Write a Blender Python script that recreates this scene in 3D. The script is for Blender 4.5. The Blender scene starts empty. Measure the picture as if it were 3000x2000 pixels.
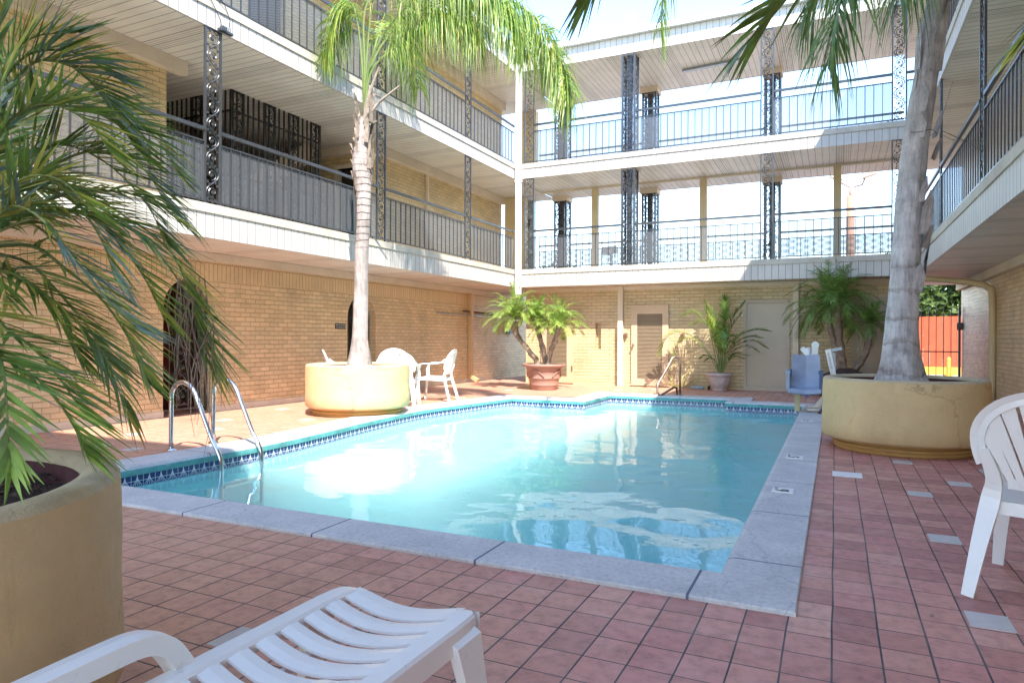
import bpy, bmesh, math, random
from mathutils import Vector as V, Matrix
from mathutils import noise as mnoise
R = math.radians
sc = bpy.context.scene
col = sc.collection
# ------------------------------------------------------------------ camera
cam = bpy.data.cameras.new('camera'); camo = bpy.data.objects.new('camera', cam); col.objects.link(camo)
sc.camera = camo
cam.sensor_width = 36.0; cam.lens = 36.0 * 2000.7 / 3000.0
cam.shift_y = -0.0036; cam.clip_start = 0.05; cam.clip_end = 2000
yaw = R(25.34)
camo.matrix_world = Matrix.Translation((0, 0, 1.22)) @ Matrix.Rotation(yaw, 4, 'Z') @ Matrix.Rotation(R(90), 4, 'X') @ Matrix.Rotation(R(0.241), 4, 'Z')
# ------------------------------------------------------------------ sky, sun, exposure
LD = V((-0.546, 0.63, -1.0)).normalized()
w = bpy.data.worlds.new('World'); sc.world = w; w.use_nodes = True
nt = w.node_tree; bg = nt.nodes['Background']; sky = nt.nodes.new('ShaderNodeTexSky')
sky.sky_type = 'NISHITA'; sky.sun_disc = False
sky.sun_elevation = math.asin(-LD.z); sky.sun_rotation = math.atan2(-LD.x, -LD.y)
sky.air_density = 1.0; sky.dust_density = 0.0; sky.ozone_density = 1.0
nt.links.new(sky.outputs[0], bg.inputs[0]); bg.inputs[1].default_value = 0.12
sl = bpy.data.lights.new('sun', 'SUN'); so = bpy.data.objects.new('sun', sl); col.objects.link(so)
sl.energy = 2.0; sl.angle = R(0.53); sl.color = (1.0, 0.95, 0.87)
so.rotation_euler = LD.to_track_quat('-Z', 'Y').to_euler(); so.location = (5, -6, 15)
sc.view_settings.view_transform = 'Standard'; sc.view_settings.look = 'None'
sc.view_settings.exposure = 2.6; sc.view_settings.gamma = 1.0
sc.render.engine = 'CYCLES'
sc.cycles.max_bounces = 8; sc.cycles.volume_bounces = 4; sc.cycles.diffuse_bounces = 5; sc.cycles.transparent_max_bounces = 24
sc.cycles.sample_clamp_indirect = 6.0
try: sc.cycles.use_denoising = True
except Exception: pass

# ------------------------------------------------------------------ materials
def nd(nt, typ, **kw):
    n = nt.nodes.new(typ)
    for k, v in kw.items(): setattr(n, k, v)
    return n
def mth(nt, op, a, b=None, c=None):
    n = nt.nodes.new('ShaderNodeMath'); n.operation = op
    for i, x in enumerate((a, b, c)):
        if x is None: continue
        if isinstance(x, (int, float)): n.inputs[i].default_value = x
        else: nt.links.new(x, n.inputs[i])
    return n.outputs[0]
def mixc(nt, fac, a, b, blend='MIX'):
    n = nt.nodes.new('ShaderNodeMix'); n.data_type = 'RGBA'; n.blend_type = blend
    for s, x in ((n.inputs[0], fac), (n.inputs[6], a), (n.inputs[7], b)):
        if isinstance(x, (int, float)): s.default_value = x
        elif isinstance(x, tuple): s.default_value = (*x, 1) if len(x) == 3 else x
        else: nt.links.new(x, s)
    return n.outputs[2]
def noi(nt, vec, scale, detail=4, rough=.55, out='Fac'):
    n = nt.nodes.new('ShaderNodeTexNoise'); n.inputs['Scale'].default_value = scale
    n.inputs['Detail'].default_value = detail; n.inputs['Roughness'].default_value = rough
    if vec is not None: nt.links.new(vec, n.inputs['Vector'])
    return n.outputs[out]
def ramp(nt, fac, stops):
    n = nt.nodes.new('ShaderNodeValToRGB'); e = n.color_ramp.elements
    while len(e) < len(stops): e.new(0.5)
    for k, (p, c) in enumerate(stops):
        e[k].position = p; e[k].color = (*c, 1) if isinstance(c, tuple) else (c, c, c, 1)
    nt.links.new(fac, n.inputs[0]); return n.outputs[0]
def newmat(name):
    m = bpy.data.materials.new(name); m.use_nodes = True
    nt = m.node_tree; b = nt.nodes['Principled BSDF']; return m, nt, b
def bump(nt, b, h, strength=.3, dist=.01, nrm=None):
    n = nt.nodes.new('ShaderNodeBump'); n.inputs['Strength'].default_value = strength
    n.inputs['Distance'].default_value = dist; nt.links.new(h, n.inputs['Height'])
    if nrm is not None: nt.links.new(nrm, n.inputs['Normal'])
    if b is not None: nt.links.new(n.outputs[0], b.inputs['Normal'])
    return n.outputs[0]
def objco(nt): return nd(nt, 'ShaderNodeTexCoord').outputs['Object']
def uvco(nt): return nd(nt, 'ShaderNodeTexCoord').outputs['UV']
def sepxy(nt, vec):
    s = nt.nodes.new('ShaderNodeSeparateXYZ'); nt.links.new(vec, s.inputs[0]); return s.outputs

def plain(name, c, rough=.6, var=.18, vs=2.5, bs=60, bstr=.15, bd=.004, metal=0, spec=.5, coat=0, dirt=None, dthr=.62):
    m, nt, b = newmat(name); co = objco(nt)
    dk = tuple(x * (1 - var) for x in c); lt = tuple(min(.92, x * (1 + var * .7)) for x in c)
    n1 = noi(nt, co, vs, 6, .65)
    cc = ramp(nt, n1, [(.3, dk), (.7, lt)])
    if dirt:
        n2 = noi(nt, co, vs * 2.7, 8, .7)
        f = ramp(nt, n2, [(dthr, 0.0), (dthr + .12, 1.0)])
        cc = mixc(nt, f, cc, dirt)
    nt.links.new(cc, b.inputs['Base Color'])
    b.inputs['Roughness'].default_value = rough; b.inputs['Metallic'].default_value = metal
    b.inputs['Specular IOR Level'].default_value = spec; b.inputs['Coat Weight'].default_value = coat
    if bstr: bump(nt, b, noi(nt, co, bs, 5, .6), bstr, bd)
    return m

def brick(name, c, mort, bw=.22, rh=.078, ms=.007, bst=1.0, var=.1, rough=.55, cvar=0.0, stain=None):
    m, nt, b = newmat(name); uv = uvco(nt)
    wob = noi(nt, uv, 7, 3, .5, 'Color')
    mp = nt.nodes.new('ShaderNodeVectorMath'); mp.operation = 'MULTIPLY_ADD'
    nt.links.new(wob, mp.inputs[0]); mp.inputs[1].default_value = (.018, .014, 0); nt.links.new(uv, mp.inputs[2])
    t = nt.nodes.new('ShaderNodeTexBrick'); nt.links.new(mp.outputs[0], t.inputs['Vector'])
    t.inputs['Scale'].default_value = 1; t.inputs['Brick Width'].default_value = bw
    t.inputs['Row Height'].default_value = rh; t.inputs['Mortar Size'].default_value = ms
    t.inputs['Mortar Smooth'].default_value = .4
    k = cvar + .05
    t.inputs['Color1'].default_value = (*[x * (1 - k) for x in c], 1)
    t.inputs['Color2'].default_value = (*[min(.9, x * (1 + k)) for x in c], 1)
    t.inputs['Mortar'].default_value = (*mort, 1)
    n1 = noi(nt, uv, 1.1, 7, .68)
    cc = mixc(nt, 1.0, t.outputs['Color'], ramp(nt, n1, [(.25, 1 - var * 2), (.5, 1.0), (.75, 1 + var * .6)]), 'MULTIPLY')
    if stain:
        n3 = noi(nt, uv, 3.1, 8, .75)
        cc = mixc(nt, ramp(nt, n3, [(.63, 0.0), (.74, .8)]), cc, stain)
    nt.links.new(cc, b.inputs['Base Color']); b.inputs['Roughness'].default_value = rough
    h = mth(nt, 'ADD', mth(nt, 'MULTIPLY', t.outputs['Fac'], -1.0), mth(nt, 'MULTIPLY', noi(nt, uv, 30, 7, .75), .9))
    bump(nt, b, h, bst, .009)
    return m

def grooves(name, c, axis, period=.145, dark=(.12, .10, .09), rough=.5, vent=False, dirt=(.36, .31, .26)):
    m, nt, b = newmat(name); uv = uvco(nt); s = sepxy(nt, uv)
    a = s[axis]; o = s[1 - axis]
    fr = mth(nt, 'FRACT', mth(nt, 'DIVIDE', a, period))
    line = ramp(nt, fr, [(0.0, 1.0), (.045, 1.0), (.09, 0.0)])
    n1 = noi(nt, uv, 1.3, 7, .7)
    cc = ramp(nt, n1, [(.28, tuple(x * .82 for x in c)), (.62, c)])
    # long streaks along the boards
    mp = nt.nodes.new('ShaderNodeMapping'); nt.links.new(uv, mp.inputs[0])
    sca = [1, 1, 1]; sca[axis] = 9; sca[1 - axis] = .5; mp.inputs['Scale'].default_value = sca
    n2 = noi(nt, mp.outputs[0], 1.6, 5, .6)
    cc = mixc(nt, ramp(nt, n2, [(.56, 0.0), (.72, .45)]), cc, dirt)
    if vent:
        fb = mth(nt, 'FRACT', mth(nt, 'DIVIDE', a, period * 9))
        band = mth(nt, 'LESS_THAN', fb, .222)
        hz = mth(nt, 'LESS_THAN', mth(nt, 'FRACT', mth(nt, 'DIVIDE', a, period / 3)), .5)
        pf = mth(nt, 'LESS_THAN', mth(nt, 'FRACT', mth(nt, 'DIVIDE', o, .03)), .6)
        cc = mixc(nt, mth(nt, 'MULTIPLY', mth(nt, 'MULTIPLY', band, hz), mth(nt, 'MULTIPLY', pf, .6)), cc, dark)
    cc = mixc(nt, mth(nt, 'MULTIPLY', line, .9), cc, dark)
    nt.links.new(cc, b.inputs['Base Color']); b.inputs['Roughness'].default_value = rough
    bump(nt, b, mth(nt, 'MULTIPLY', line, -1.0), .5, .006)
    return m

def meshmat(name):
    m, nt, b = newmat(name); uv = uvco(nt); s = sepxy(nt, uv)
    a = mth(nt, 'DIVIDE', s[0], .05); c = mth(nt, 'DIVIDE', s[1], .024)
    f1 = mth(nt, 'ABSOLUTE', mth(nt, 'SUBTRACT', mth(nt, 'FRACT', mth(nt, 'ADD', a, c)), .5))
    f2 = mth(nt, 'ABSOLUTE', mth(nt, 'SUBTRACT', mth(nt, 'FRACT', mth(nt, 'SUBTRACT', a, c)), .5))
    solid = mth(nt, 'GREATER_THAN', mth(nt, 'MAXIMUM', f1, f2), .345)
    b.inputs['Base Color'].default_value = (.16, .165, .175, 1); b.inputs['Roughness'].default_value = .32
    b.inputs['Specular IOR Level'].default_value = .8
    tr = nt.nodes.new('ShaderNodeBsdfTransparent'); mx = nt.nodes.new('ShaderNodeMixShader')
    nt.links.new(solid, mx.inputs[0]); nt.links.new(tr.outputs[0], mx.inputs[1]); nt.links.new(b.outputs[0], mx.inputs[2])
    nt.links.new(mx.outputs[0], nt.nodes['Material Output'].inputs[0])
    return m

def leafmat(name, c, tl=.35, rough=.42, c2=None):
    m, nt, b = newmat(name); co = objco(nt)
    n1 = noi(nt, co, 9, 4, .6)
    cc = ramp(nt, n1, [(.3, tuple(x * .6 for x in c)), (.7, tuple(x * 1.35 for x in (c2 or c)))])
    nt.links.new(cc, b.inputs['Base Color']); b.inputs['Roughness'].default_value = rough
    t = nt.nodes.new('ShaderNodeBsdfTranslucent'); nt.links.new(cc, t.inputs[0])
    mx = nt.nodes.new('ShaderNodeMixShader'); mx.inputs[0].default_value = tl
    nt.links.new(b.outputs[0], mx.inputs[1]); nt.links.new(t.outputs[0], mx.inputs[2])
    nt.links.new(mx.outputs[0], nt.nodes['Material Output'].inputs[0])
    return m

def deckmat():
    m, nt, b = newmat('quarry_tile'); co = objco(nt)
    wob = noi(nt, co, 1.2, 2, .5, 'Color')
    mp = nt.nodes.new('ShaderNodeVectorMath'); mp.operation = 'MULTIPLY_ADD'
    nt.links.new(wob, mp.inputs[0]); mp.inputs[1].default_value = (.016, .016, 0); nt.links.new(co, mp.inputs[2])
    s = sepxy(nt, mp.outputs[0])
    tx = mth(nt, 'DIVIDE', mth(nt, 'ADD', s[0], .0), .1735); ty = mth(nt, 'DIVIDE', s[1], .1925)
    fx = mth(nt, 'FRACT', tx); fy = mth(nt, 'FRACT', ty)
    def edge(f, wd):
        d = mth(nt, 'MINIMUM', f, mth(nt, 'SUBTRACT', 1.0, f))
        return d
    wn = noi(nt, co, .9, 3, .6)
    wid = mth(nt, 'MULTIPLY_ADD', wn, .024, .010)
    dx = edge(fx, 0); dy = edge(fy, 0)
    lx = mth(nt, 'LESS_THAN', dx, wid); ly = mth(nt, 'LESS_THAN', dy, mth(nt, 'MULTIPLY', wid, .75))
    line = mth(nt, 'MAXIMUM', lx, ly)
    cv = nt.nodes.new('ShaderNodeCombineXYZ')
    nt.links.new(mth(nt, 'FLOOR', tx), cv.inputs[0]); nt.links.new(mth(nt, 'FLOOR', ty), cv.inputs[1])
    wn2 = nt.nodes.new('ShaderNodeTexWhiteNoise'); wn2.noise_dimensions = '2D'; nt.links.new(cv.outputs[0], wn2.inputs['Vector'])
    tone = ramp(nt, wn2.outputs['Value'], [(0, (.40, .165, .13)), (.3, (.52, .225, .17)), (.6, (.58, .27, .20)), (.8, (.53, .21, .175)), (1, (.62, .32, .235))])
    # tone drifts to peach leftwards and to mauve rightwards, broken by noise
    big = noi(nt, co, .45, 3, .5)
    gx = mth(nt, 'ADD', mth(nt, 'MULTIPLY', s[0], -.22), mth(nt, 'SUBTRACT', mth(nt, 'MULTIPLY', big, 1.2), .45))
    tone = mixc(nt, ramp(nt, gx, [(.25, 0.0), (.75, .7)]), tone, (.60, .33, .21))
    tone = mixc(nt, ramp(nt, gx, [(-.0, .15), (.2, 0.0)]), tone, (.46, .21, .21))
    fine = noi(nt, co, 16, 7, .7)
    tone = mixc(nt, 1.0, tone, ramp(nt, fine, [(.25, .62), (.5, 1.0), (.8, 1.22)]), 'MULTIPLY')
    st_ = noi(nt, co, .8, 9, .75); tone = mixc(nt, 1.0, tone, ramp(nt, st_, [(.30, .66), (.45, 1.0), (.62, 1.0), (.72, 1.16)]), 'MULTIPLY')
    mort = mixc(nt, ramp(nt, noi(nt, co, 1.7, 4, .6), [(.45, 0.0), (.7, 1.0)]), (.035, .03, .035), (.17, .12, .11))
    cc = mixc(nt, line, tone, mort)
    nt.links.new(cc, b.inputs['Base Color'])
    rr = ramp(nt, noi(nt, co, 5, 5, .6), [(.3, .42), (.7, .68)])
    nt.links.new(rr, b.inputs['Roughness'])
    h = mth(nt, 'ADD', mth(nt, 'MULTIPLY', line, -1.0), mth(nt, 'ADD', mth(nt, 'MULTIPLY', wn2.outputs['Value'], .35), mth(nt, 'MULTIPLY', fine, .35)))
    bump(nt, b, h, .55, .004)
    return m

def copingmat():
    m, nt, b = newmat('coping_concrete'); uv = uvco(nt); co = objco(nt); s = sepxy(nt, uv)
    n1 = noi(nt, co, 2.2, 8, .7); n2 = noi(nt, co, 38, 7, .75)
    cc = ramp(nt, n1, [(.3, (.45, .44, .43)), (.7, (.62, .60, .575))])
    cc = mixc(nt, 1.0, cc, ramp(nt, n2, [(.3, .72), (.5, 1.0), (.7, 1.15)]), 'MULTIPLY')
    j = mth(nt, 'FRACT', mth(nt, 'DIVIDE', s[0], 1.13))
    jl = mth(nt, 'LESS_THAN', j, .012)
    cc = mixc(nt, jl, cc, (.10, .12, .18))
    cr = nt.nodes.new('ShaderNodeTexVoronoi'); cr.feature = 'DISTANCE_TO_EDGE'; cr.inputs['Scale'].default_value = .8
    wv = nt.nodes.new('ShaderNodeVectorMath'); wv.operation = 'MULTIPLY_ADD'
    nt.links.new(noi(nt, co, 5, 6, .7, 'Color'), wv.inputs[0]); wv.inputs[1].default_value = (.25, .25, 0); nt.links.new(co, wv.inputs[2])
    nt.links.new(wv.outputs[0], cr.inputs['Vector'])
    crk = mth(nt, 'LESS_THAN', cr.outputs['Distance'], .004)
    cc = mixc(nt, mth(nt, 'MULTIPLY', crk, .22), cc, (.13, .15, .2))
    nt.links.new(cc, b.inputs['Base Color']); b.inputs['Roughness'].default_value = .75
    h = mth(nt, 'SUBTRACT', mth(nt, 'MULTIPLY', n2, .7), jl)
    bump(nt, b, h, .5, .004)
    return m

def bandmat():
    m, nt, b = newmat('waterline_tile'); uv = uvco(nt); s = sepxy(nt, uv)
    u = mth(nt, 'FRACT', mth(nt, 'DIVIDE', s[0], .06)); v = mth(nt, 'FRACT', mth(nt, 'DIVIDE', s[1], .055))
    lu = mth(nt, 'LESS_THAN', mth(nt, 'MINIMUM', u, mth(nt, 'SUBTRACT', 1.0, u)), .035)
    lv = mth(nt, 'LESS_THAN', mth(nt, 'MINIMUM', v, mth(nt, 'SUBTRACT', 1.0, v)), .045)
    # flared motif: curved lines meeting over every second joint
    U = mth(nt, 'FRACT', mth(nt, 'DIVIDE', s[0], .12)); W = mth(nt, 'FRACT', mth(nt, 'DIVIDE', s[1], .11))
    du = mth(nt, 'ABSOLUTE', mth(nt, 'SUBTRACT', U, .5))
    cur = mth(nt, 'MULTIPLY', mth(nt, 'POWER', mth(nt, 'SUBTRACT', 1.0, W), 2.0), .48)
    m1 = mth(nt, 'LESS_THAN', mth(nt, 'ABSOLUTE', mth(nt, 'SUBTRACT', du, cur)), .03)
    m2 = mth(nt, 'LESS_THAN', mth(nt, 'ABSOLUTE', mth(nt, 'SUBTRACT', du, mth(nt, 'MULTIPLY', cur, .5))), .02)
    line = mth(nt, 'MAXIMUM', mth(nt, 'MAXIMUM', lu, lv), mth(nt, 'MAXIMUM', m1, m2))
    blue = ramp(nt, noi(nt, uv, 20, 3), [(.3, (.012, .03, .12)), (.7, (.03, .07, .22))])
    nt.links.new(mixc(nt, line, blue, (.62, .66, .68)), b.inputs['Base Color'])
    b.inputs['Roughness'].default_value = .2
    return m

def watermat():
    m = bpy.data.materials.new('pool_water'); m.use_nodes = True; nt = m.node_tree
    for n in list(nt.nodes):
        if n.type != 'OUTPUT_MATERIAL': nt.nodes.remove(n)
    out = [n for n in nt.nodes if n.type == 'OUTPUT_MATERIAL'][0]; co = objco(nt)
    mp = nt.nodes.new('ShaderNodeMapping'); nt.links.new(co, mp.inputs[0]); mp.inputs['Rotation'].default_value = (0, 0, R(25)); mp.inputs['Scale'].default_value = (1, 1.25, 1)
    h1 = noi(nt, mp.outputs[0], 1.1, 2, .45); h2 = noi(nt, mp.outputs[0], 4.5, 2, .5)
    h = mth(nt, 'ADD', h1, mth(nt, 'MULTIPLY', h2, .10))
    bn = bump(nt, None, h, 1.0, .022)
    fr = nt.nodes.new('ShaderNodeFresnel'); fr.inputs['IOR'].default_value = 1.333; nt.links.new(bn, fr.inputs['Normal'])
    tr = nt.nodes.new('ShaderNodeBsdfTransparent'); tr.inputs[0].default_value = (.96, .995, .995, 1)
    gl = nt.nodes.new('ShaderNodeBsdfGlossy'); gl.inputs['Roughness'].default_value = .015; nt.links.new(bn, gl.inputs['Normal'])
    mx = nt.nodes.new('ShaderNodeMixShader'); nt.links.new(fr.outputs[0], mx.inputs[0])
    nt.links.new(tr.outputs[0], mx.inputs[1]); nt.links.new(gl.outputs[0], mx.inputs[2]); nt.links.new(mx.outputs[0], out.inputs[0])
    vs_ = nt.nodes.new('ShaderNodeVolumePrincipled'); vs_.inputs['Color'].default_value = (.70, .975, .975, 1); vs_.inputs['Density'].default_value = .6
    nt.links.new(vs_.outputs[0], out.inputs[1])
    return m

Y_BRICK = brick('yellow_painted_brick', (.69, .515, .30), (.50, .35, .18), cvar=.05, var=.16, stain=(.48,.34,.19))
Y_BRICK_UP = brick('upper_yellow_brick', (.66, .49, .25), (.44, .30, .14), cvar=.05, var=.15)
C_BRICK = brick('cream_painted_brick', (.60, .46, .265), (.46, .34, .18), cvar=.04, var=.15, stain=(.5,.38,.24), bw=.24, rh=.083)
SOLDIER = brick('soldier_brick', (.68, .50, .28), (.38, .25, .12), bw=.085, rh=.6, ms=.006)
R_BRICK = brick('bare_red_brick', (.38, .20, .13), (.42, .33, .27), cvar=.3, rough=.4)
G_BRICK = brick('bare_grey_brick', (.40, .29, .26), (.26, .2, .18), cvar=.15)
FASCIA = grooves('ribbed_white_fascia', (.64, .585, .52), 0)
SOF_V = grooves('soffit_boards', (.76, .69, .60), 1, vent=True)
SOF_U = grooves('soffit_boards_across', (.76, .69, .60), 0, vent=True)
SLAB = plain('slab_edge_paint', (.56, .50, .41), .7, .15, 3, 40, .3, .004, dirt=(.34, .24, .17), dthr=.64)
GUTTER = plain('gutter_white', (.78, .80, .78), .4, .05)
TRIM = plain('cream_trim', (.66, .55, .41), .6, .1, 2)
YPOST = plain('yellow_post_paint', (.60, .47, .26), .6, .1, 2)
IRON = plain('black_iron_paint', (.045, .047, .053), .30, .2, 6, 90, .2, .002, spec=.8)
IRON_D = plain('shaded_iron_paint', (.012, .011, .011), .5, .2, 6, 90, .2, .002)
MESHM = meshmat('expanded_metal')
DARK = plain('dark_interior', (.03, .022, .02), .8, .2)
DOOR = plain('beige_door_paint', (.58, .42, .27), .55, .1, 1.6)
LOUV = plain('tan_louvre_paint', (.38, .28, .18), .6, .1, 1.6)
DOOR2 = plain('grey_beige_door', (.50, .40, .29), .5, .1, 1.3)
WHITEM = plain('white_painted_metal', (.80, .78, .74), .35, .05)
PLASTIC = plain('white_plastic', (.82, .80, .76), .28, .05, 4, 90, .06, .002, dirt=(.58, .56, .52), dthr=.62)
CHROME = plain('brushed_steel', (.62, .64, .66), .16, .12, 20, 0, 0, metal=1)
BRONZE = plain('worn_bronze_tube', (.30, .22, .17), .35, .3, 12, 0, 0, metal=.6)
def stucco(name, c):
    m, nt, b = newmat(name); co = objco(nt); s = sepxy(nt, co)
    n1 = noi(nt, co, 1.3, 8, .7); n2 = noi(nt, co, 55, 6, .7)
    cc = ramp(nt, n1, [(.3, tuple(x*.80 for x in c)), (.55, c), (.75, tuple(min(.85, x*1.14) for x in c))])
    mp = nt.nodes.new('ShaderNodeMapping'); nt.links.new(co, mp.inputs[0]); mp.inputs['Scale'].default_value = (7, 7, .8)
    dr = noi(nt, mp.outputs[0], 1.5, 7, .7)
    cc = mixc(nt, ramp(nt, dr, [(.60, 0.0), (.74, .38)]), cc, (.42, .27, .13))
    cc = mixc(nt, ramp(nt, dr, [(.26, .55), (.36, 0.0)]), cc, (.62, .58, .44))
    wv = nt.nodes.new('ShaderNodeVectorMath'); wv.operation = 'MULTIPLY_ADD'
    nt.links.new(noi(nt, co, 4, 6, .7, 'Color'), wv.inputs[0]); wv.inputs[1].default_value = (.3, .3, .1); nt.links.new(co, wv.inputs[2])
    cr = nt.nodes.new('ShaderNodeTexVoronoi'); cr.feature = 'DISTANCE_TO_EDGE'; cr.inputs['Scale'].default_value = 1.5; nt.links.new(wv.outputs[0], cr.inputs['Vector'])
    crk = mth(nt, 'MULTIPLY', mth(nt, 'LESS_THAN', cr.outputs['Distance'], .006), ramp(nt, noi(nt, co, 1.1, 2), [(.5, 0.0), (.58, 1.0)]))
    cc = mixc(nt, mth(nt, 'MULTIPLY', crk, .4), cc, (.22, .13, .06))
    sp = ramp(nt, noi(nt, co, 30, 5, .8), [(.70, 0.0), (.74, .8)])
    cc = mixc(nt, sp, cc, (.25, .16, .09))
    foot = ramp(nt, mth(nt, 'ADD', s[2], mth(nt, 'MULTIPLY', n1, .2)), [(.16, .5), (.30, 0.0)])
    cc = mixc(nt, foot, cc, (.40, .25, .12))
    nt.links.new(cc, b.inputs['Base Color']); b.inputs['Roughness'].default_value = .8
    bump(nt, b, mth(nt, 'SUBTRACT', mth(nt, 'ADD', n2, mth(nt, 'MULTIPLY', n1, 1.5)), crk), .8, .006); return m
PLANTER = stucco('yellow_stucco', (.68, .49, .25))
PLANTER_T = plain('planter_rim_stucco', (.56, .44, .27), .85, .2, 6, 90, .9, .008, dirt=(.3, .24, .16), dthr=.6)
PLINTH = plain('ochre_plinth', (.46, .26, .08), .75, .15, 3, 50, .4, .006)
INNER = plain('dark_red_liner', (.10, .03, .03), .9, .3, 8, 50, .4, .01)
SOIL = plain('soil_and_mulch', (.085, .05, .04), .95, .6, 25, 70, 1.0, .03, dirt=(.30, .19, .14), dthr=.56)
TERRA = plain('terracotta', (.34, .19, .145), .6, .12, 3, 60, .25, .003)
URN = plain('weathered_urn', (.55, .44, .40), .8, .3, 28, 60, .9, .012)
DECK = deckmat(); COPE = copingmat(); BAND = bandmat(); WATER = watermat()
TEAL = plain('teal_coping_face', (.10, .33, .33), .6, .35, 5, 50, .4, .006, dirt=(.35, .42, .42), dthr=.6)
BASIN = plain('aqua_plaster', (.60, .92, .91), .6, .05, 1.2, 20, 0)
PALE = plain('pale_tile', (.55, .50, .46), .6, .1, 9)
INK = plain('black_ink', (.02, .02, .025), .5, 0)
ASPHALT = plain('pale_concrete_ground', (.42, .38, .35), .9, .2, 1.5, 40, .4, .01)
REDF = plain('red_fence_boards', (.48, .085, .03), .6, .15, 4)
YEL = plain('safety_yellow', (.68, .42, .06), .5, .1)
BLUE = plain('blue_plastic_box', (.02, .10, .22), .5, .1)
SEATB = plain('grey_blue_plastic', (.30, .33, .42), .32, .12, 8, 120, .15, .002)
SEATD = plain('dark_blue_plastic', (.04, .09, .20), .35, .1)
GREYM = plain('grey_metal', (.30, .33, .36), .35, .1, metal=.3)
POLEW = plain('dull_orange_pole', (.45, .25, .16), .7, .15)
BARK_G = plain('grey_palm_bark', (.34, .30, .27), .85, .4, 3.5, 30, .8, .02, dirt=(.13, .09, .07), dthr=.60)
def ringbark(name, c, dark, ringz, per, stops):
    m, nt, b = newmat(name); co = objco(nt); s = sepxy(nt, co)
    n1 = noi(nt, co, 3.2, 8, .72); mp = nt.nodes.new('ShaderNodeMapping'); nt.links.new(co, mp.inputs[0]); mp.inputs['Scale'].default_value = (14, 14, 2.2)
    n2 = noi(nt, mp.outputs[0], 1.6, 6, .7)
    cc = ramp(nt, n1, [(.32, tuple(x*.62 for x in c)), (.5, c), (.68, tuple(min(.8, x*1.35) for x in c))])
    cc = mixc(nt, 1.0, cc, ramp(nt, n2, [(.3, .62), (.55, 1.05), (.8, 1.2)]), 'MULTIPLY')
    zr = mth(nt, 'FRACT', mth(nt, 'ADD', mth(nt, 'DIVIDE', s[2], per), mth(nt, 'MULTIPLY', noi(nt, co, 2.5, 4, .6), 1.1)))
    ring = ramp(nt, zr, [(0.0, 1.0), (.06, .8), (.16, 0.0)])
    msk = ramp(nt, mth(nt, 'DIVIDE', s[2], ringz), stops)
    ring = mth(nt, 'MULTIPLY', ring, msk)
    patch = ramp(nt, noi(nt, co, 5.5, 9, .78), [(.60, 0.0), (.68, .85)])
    cc = mixc(nt, mth(nt, 'MAXIMUM', mth(nt, 'MULTIPLY', ring, .38), mth(nt, 'MULTIPLY', patch, .8)), cc, dark)
    nt.links.new(cc, b.inputs['Base Color']); b.inputs['Roughness'].default_value = .85
    bump(nt, b, mth(nt, 'SUBTRACT', n2, mth(nt, 'MULTIPLY', ring, .8)), .9, .02); return m
BARK_T1 = ringbark('ringed_pinkish_bark', (.38, .32, .29), (.20, .11, .07), 4.2, .11, [(.42, 0.0), (.52, 1.0), (.72, 1.0), (.8, .3)])
BARK_T2 = ringbark('ringed_grey_bark', (.52, .48, .47), (.17, .12, .11), 1.6, .30, [(.8, 1.0), (1.0, .25)])
BARK_B = plain('brown_palm_bark', (.33, .23, .17), .9, .45, 8, 50, 1.0, .02, dirt=(.10, .06, .04), dthr=.55)
BOOT = plain('palm_leaf_base', (.34, .27, .21), .85, .4, 10, 60, .8, .01)
L_DARK = leafmat('dark_frond', (.13, .22, .045), .35, .45)
L_MID = leafmat('mid_frond', (.17, .29, .05), .4, .45)
L_LIGHT = leafmat('light_frond', (.30, .44, .09), .42, .4)
L_YEL = leafmat('yellow_green_frond', (.46, .46, .09), .4, .4)
L_DRY = leafmat('dry_frond', (.33, .24, .19), .2, .7)
L_BLUE = leafmat('waxy_frond', (.18, .29, .25), .15, .22)
STEM = plain('green_rachis', (.16, .22, .06), .5, .2, 8, 0, 0)
LEAFT = leafmat('tree_leaf', (.085, .13, .02), .4, .5)

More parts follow.
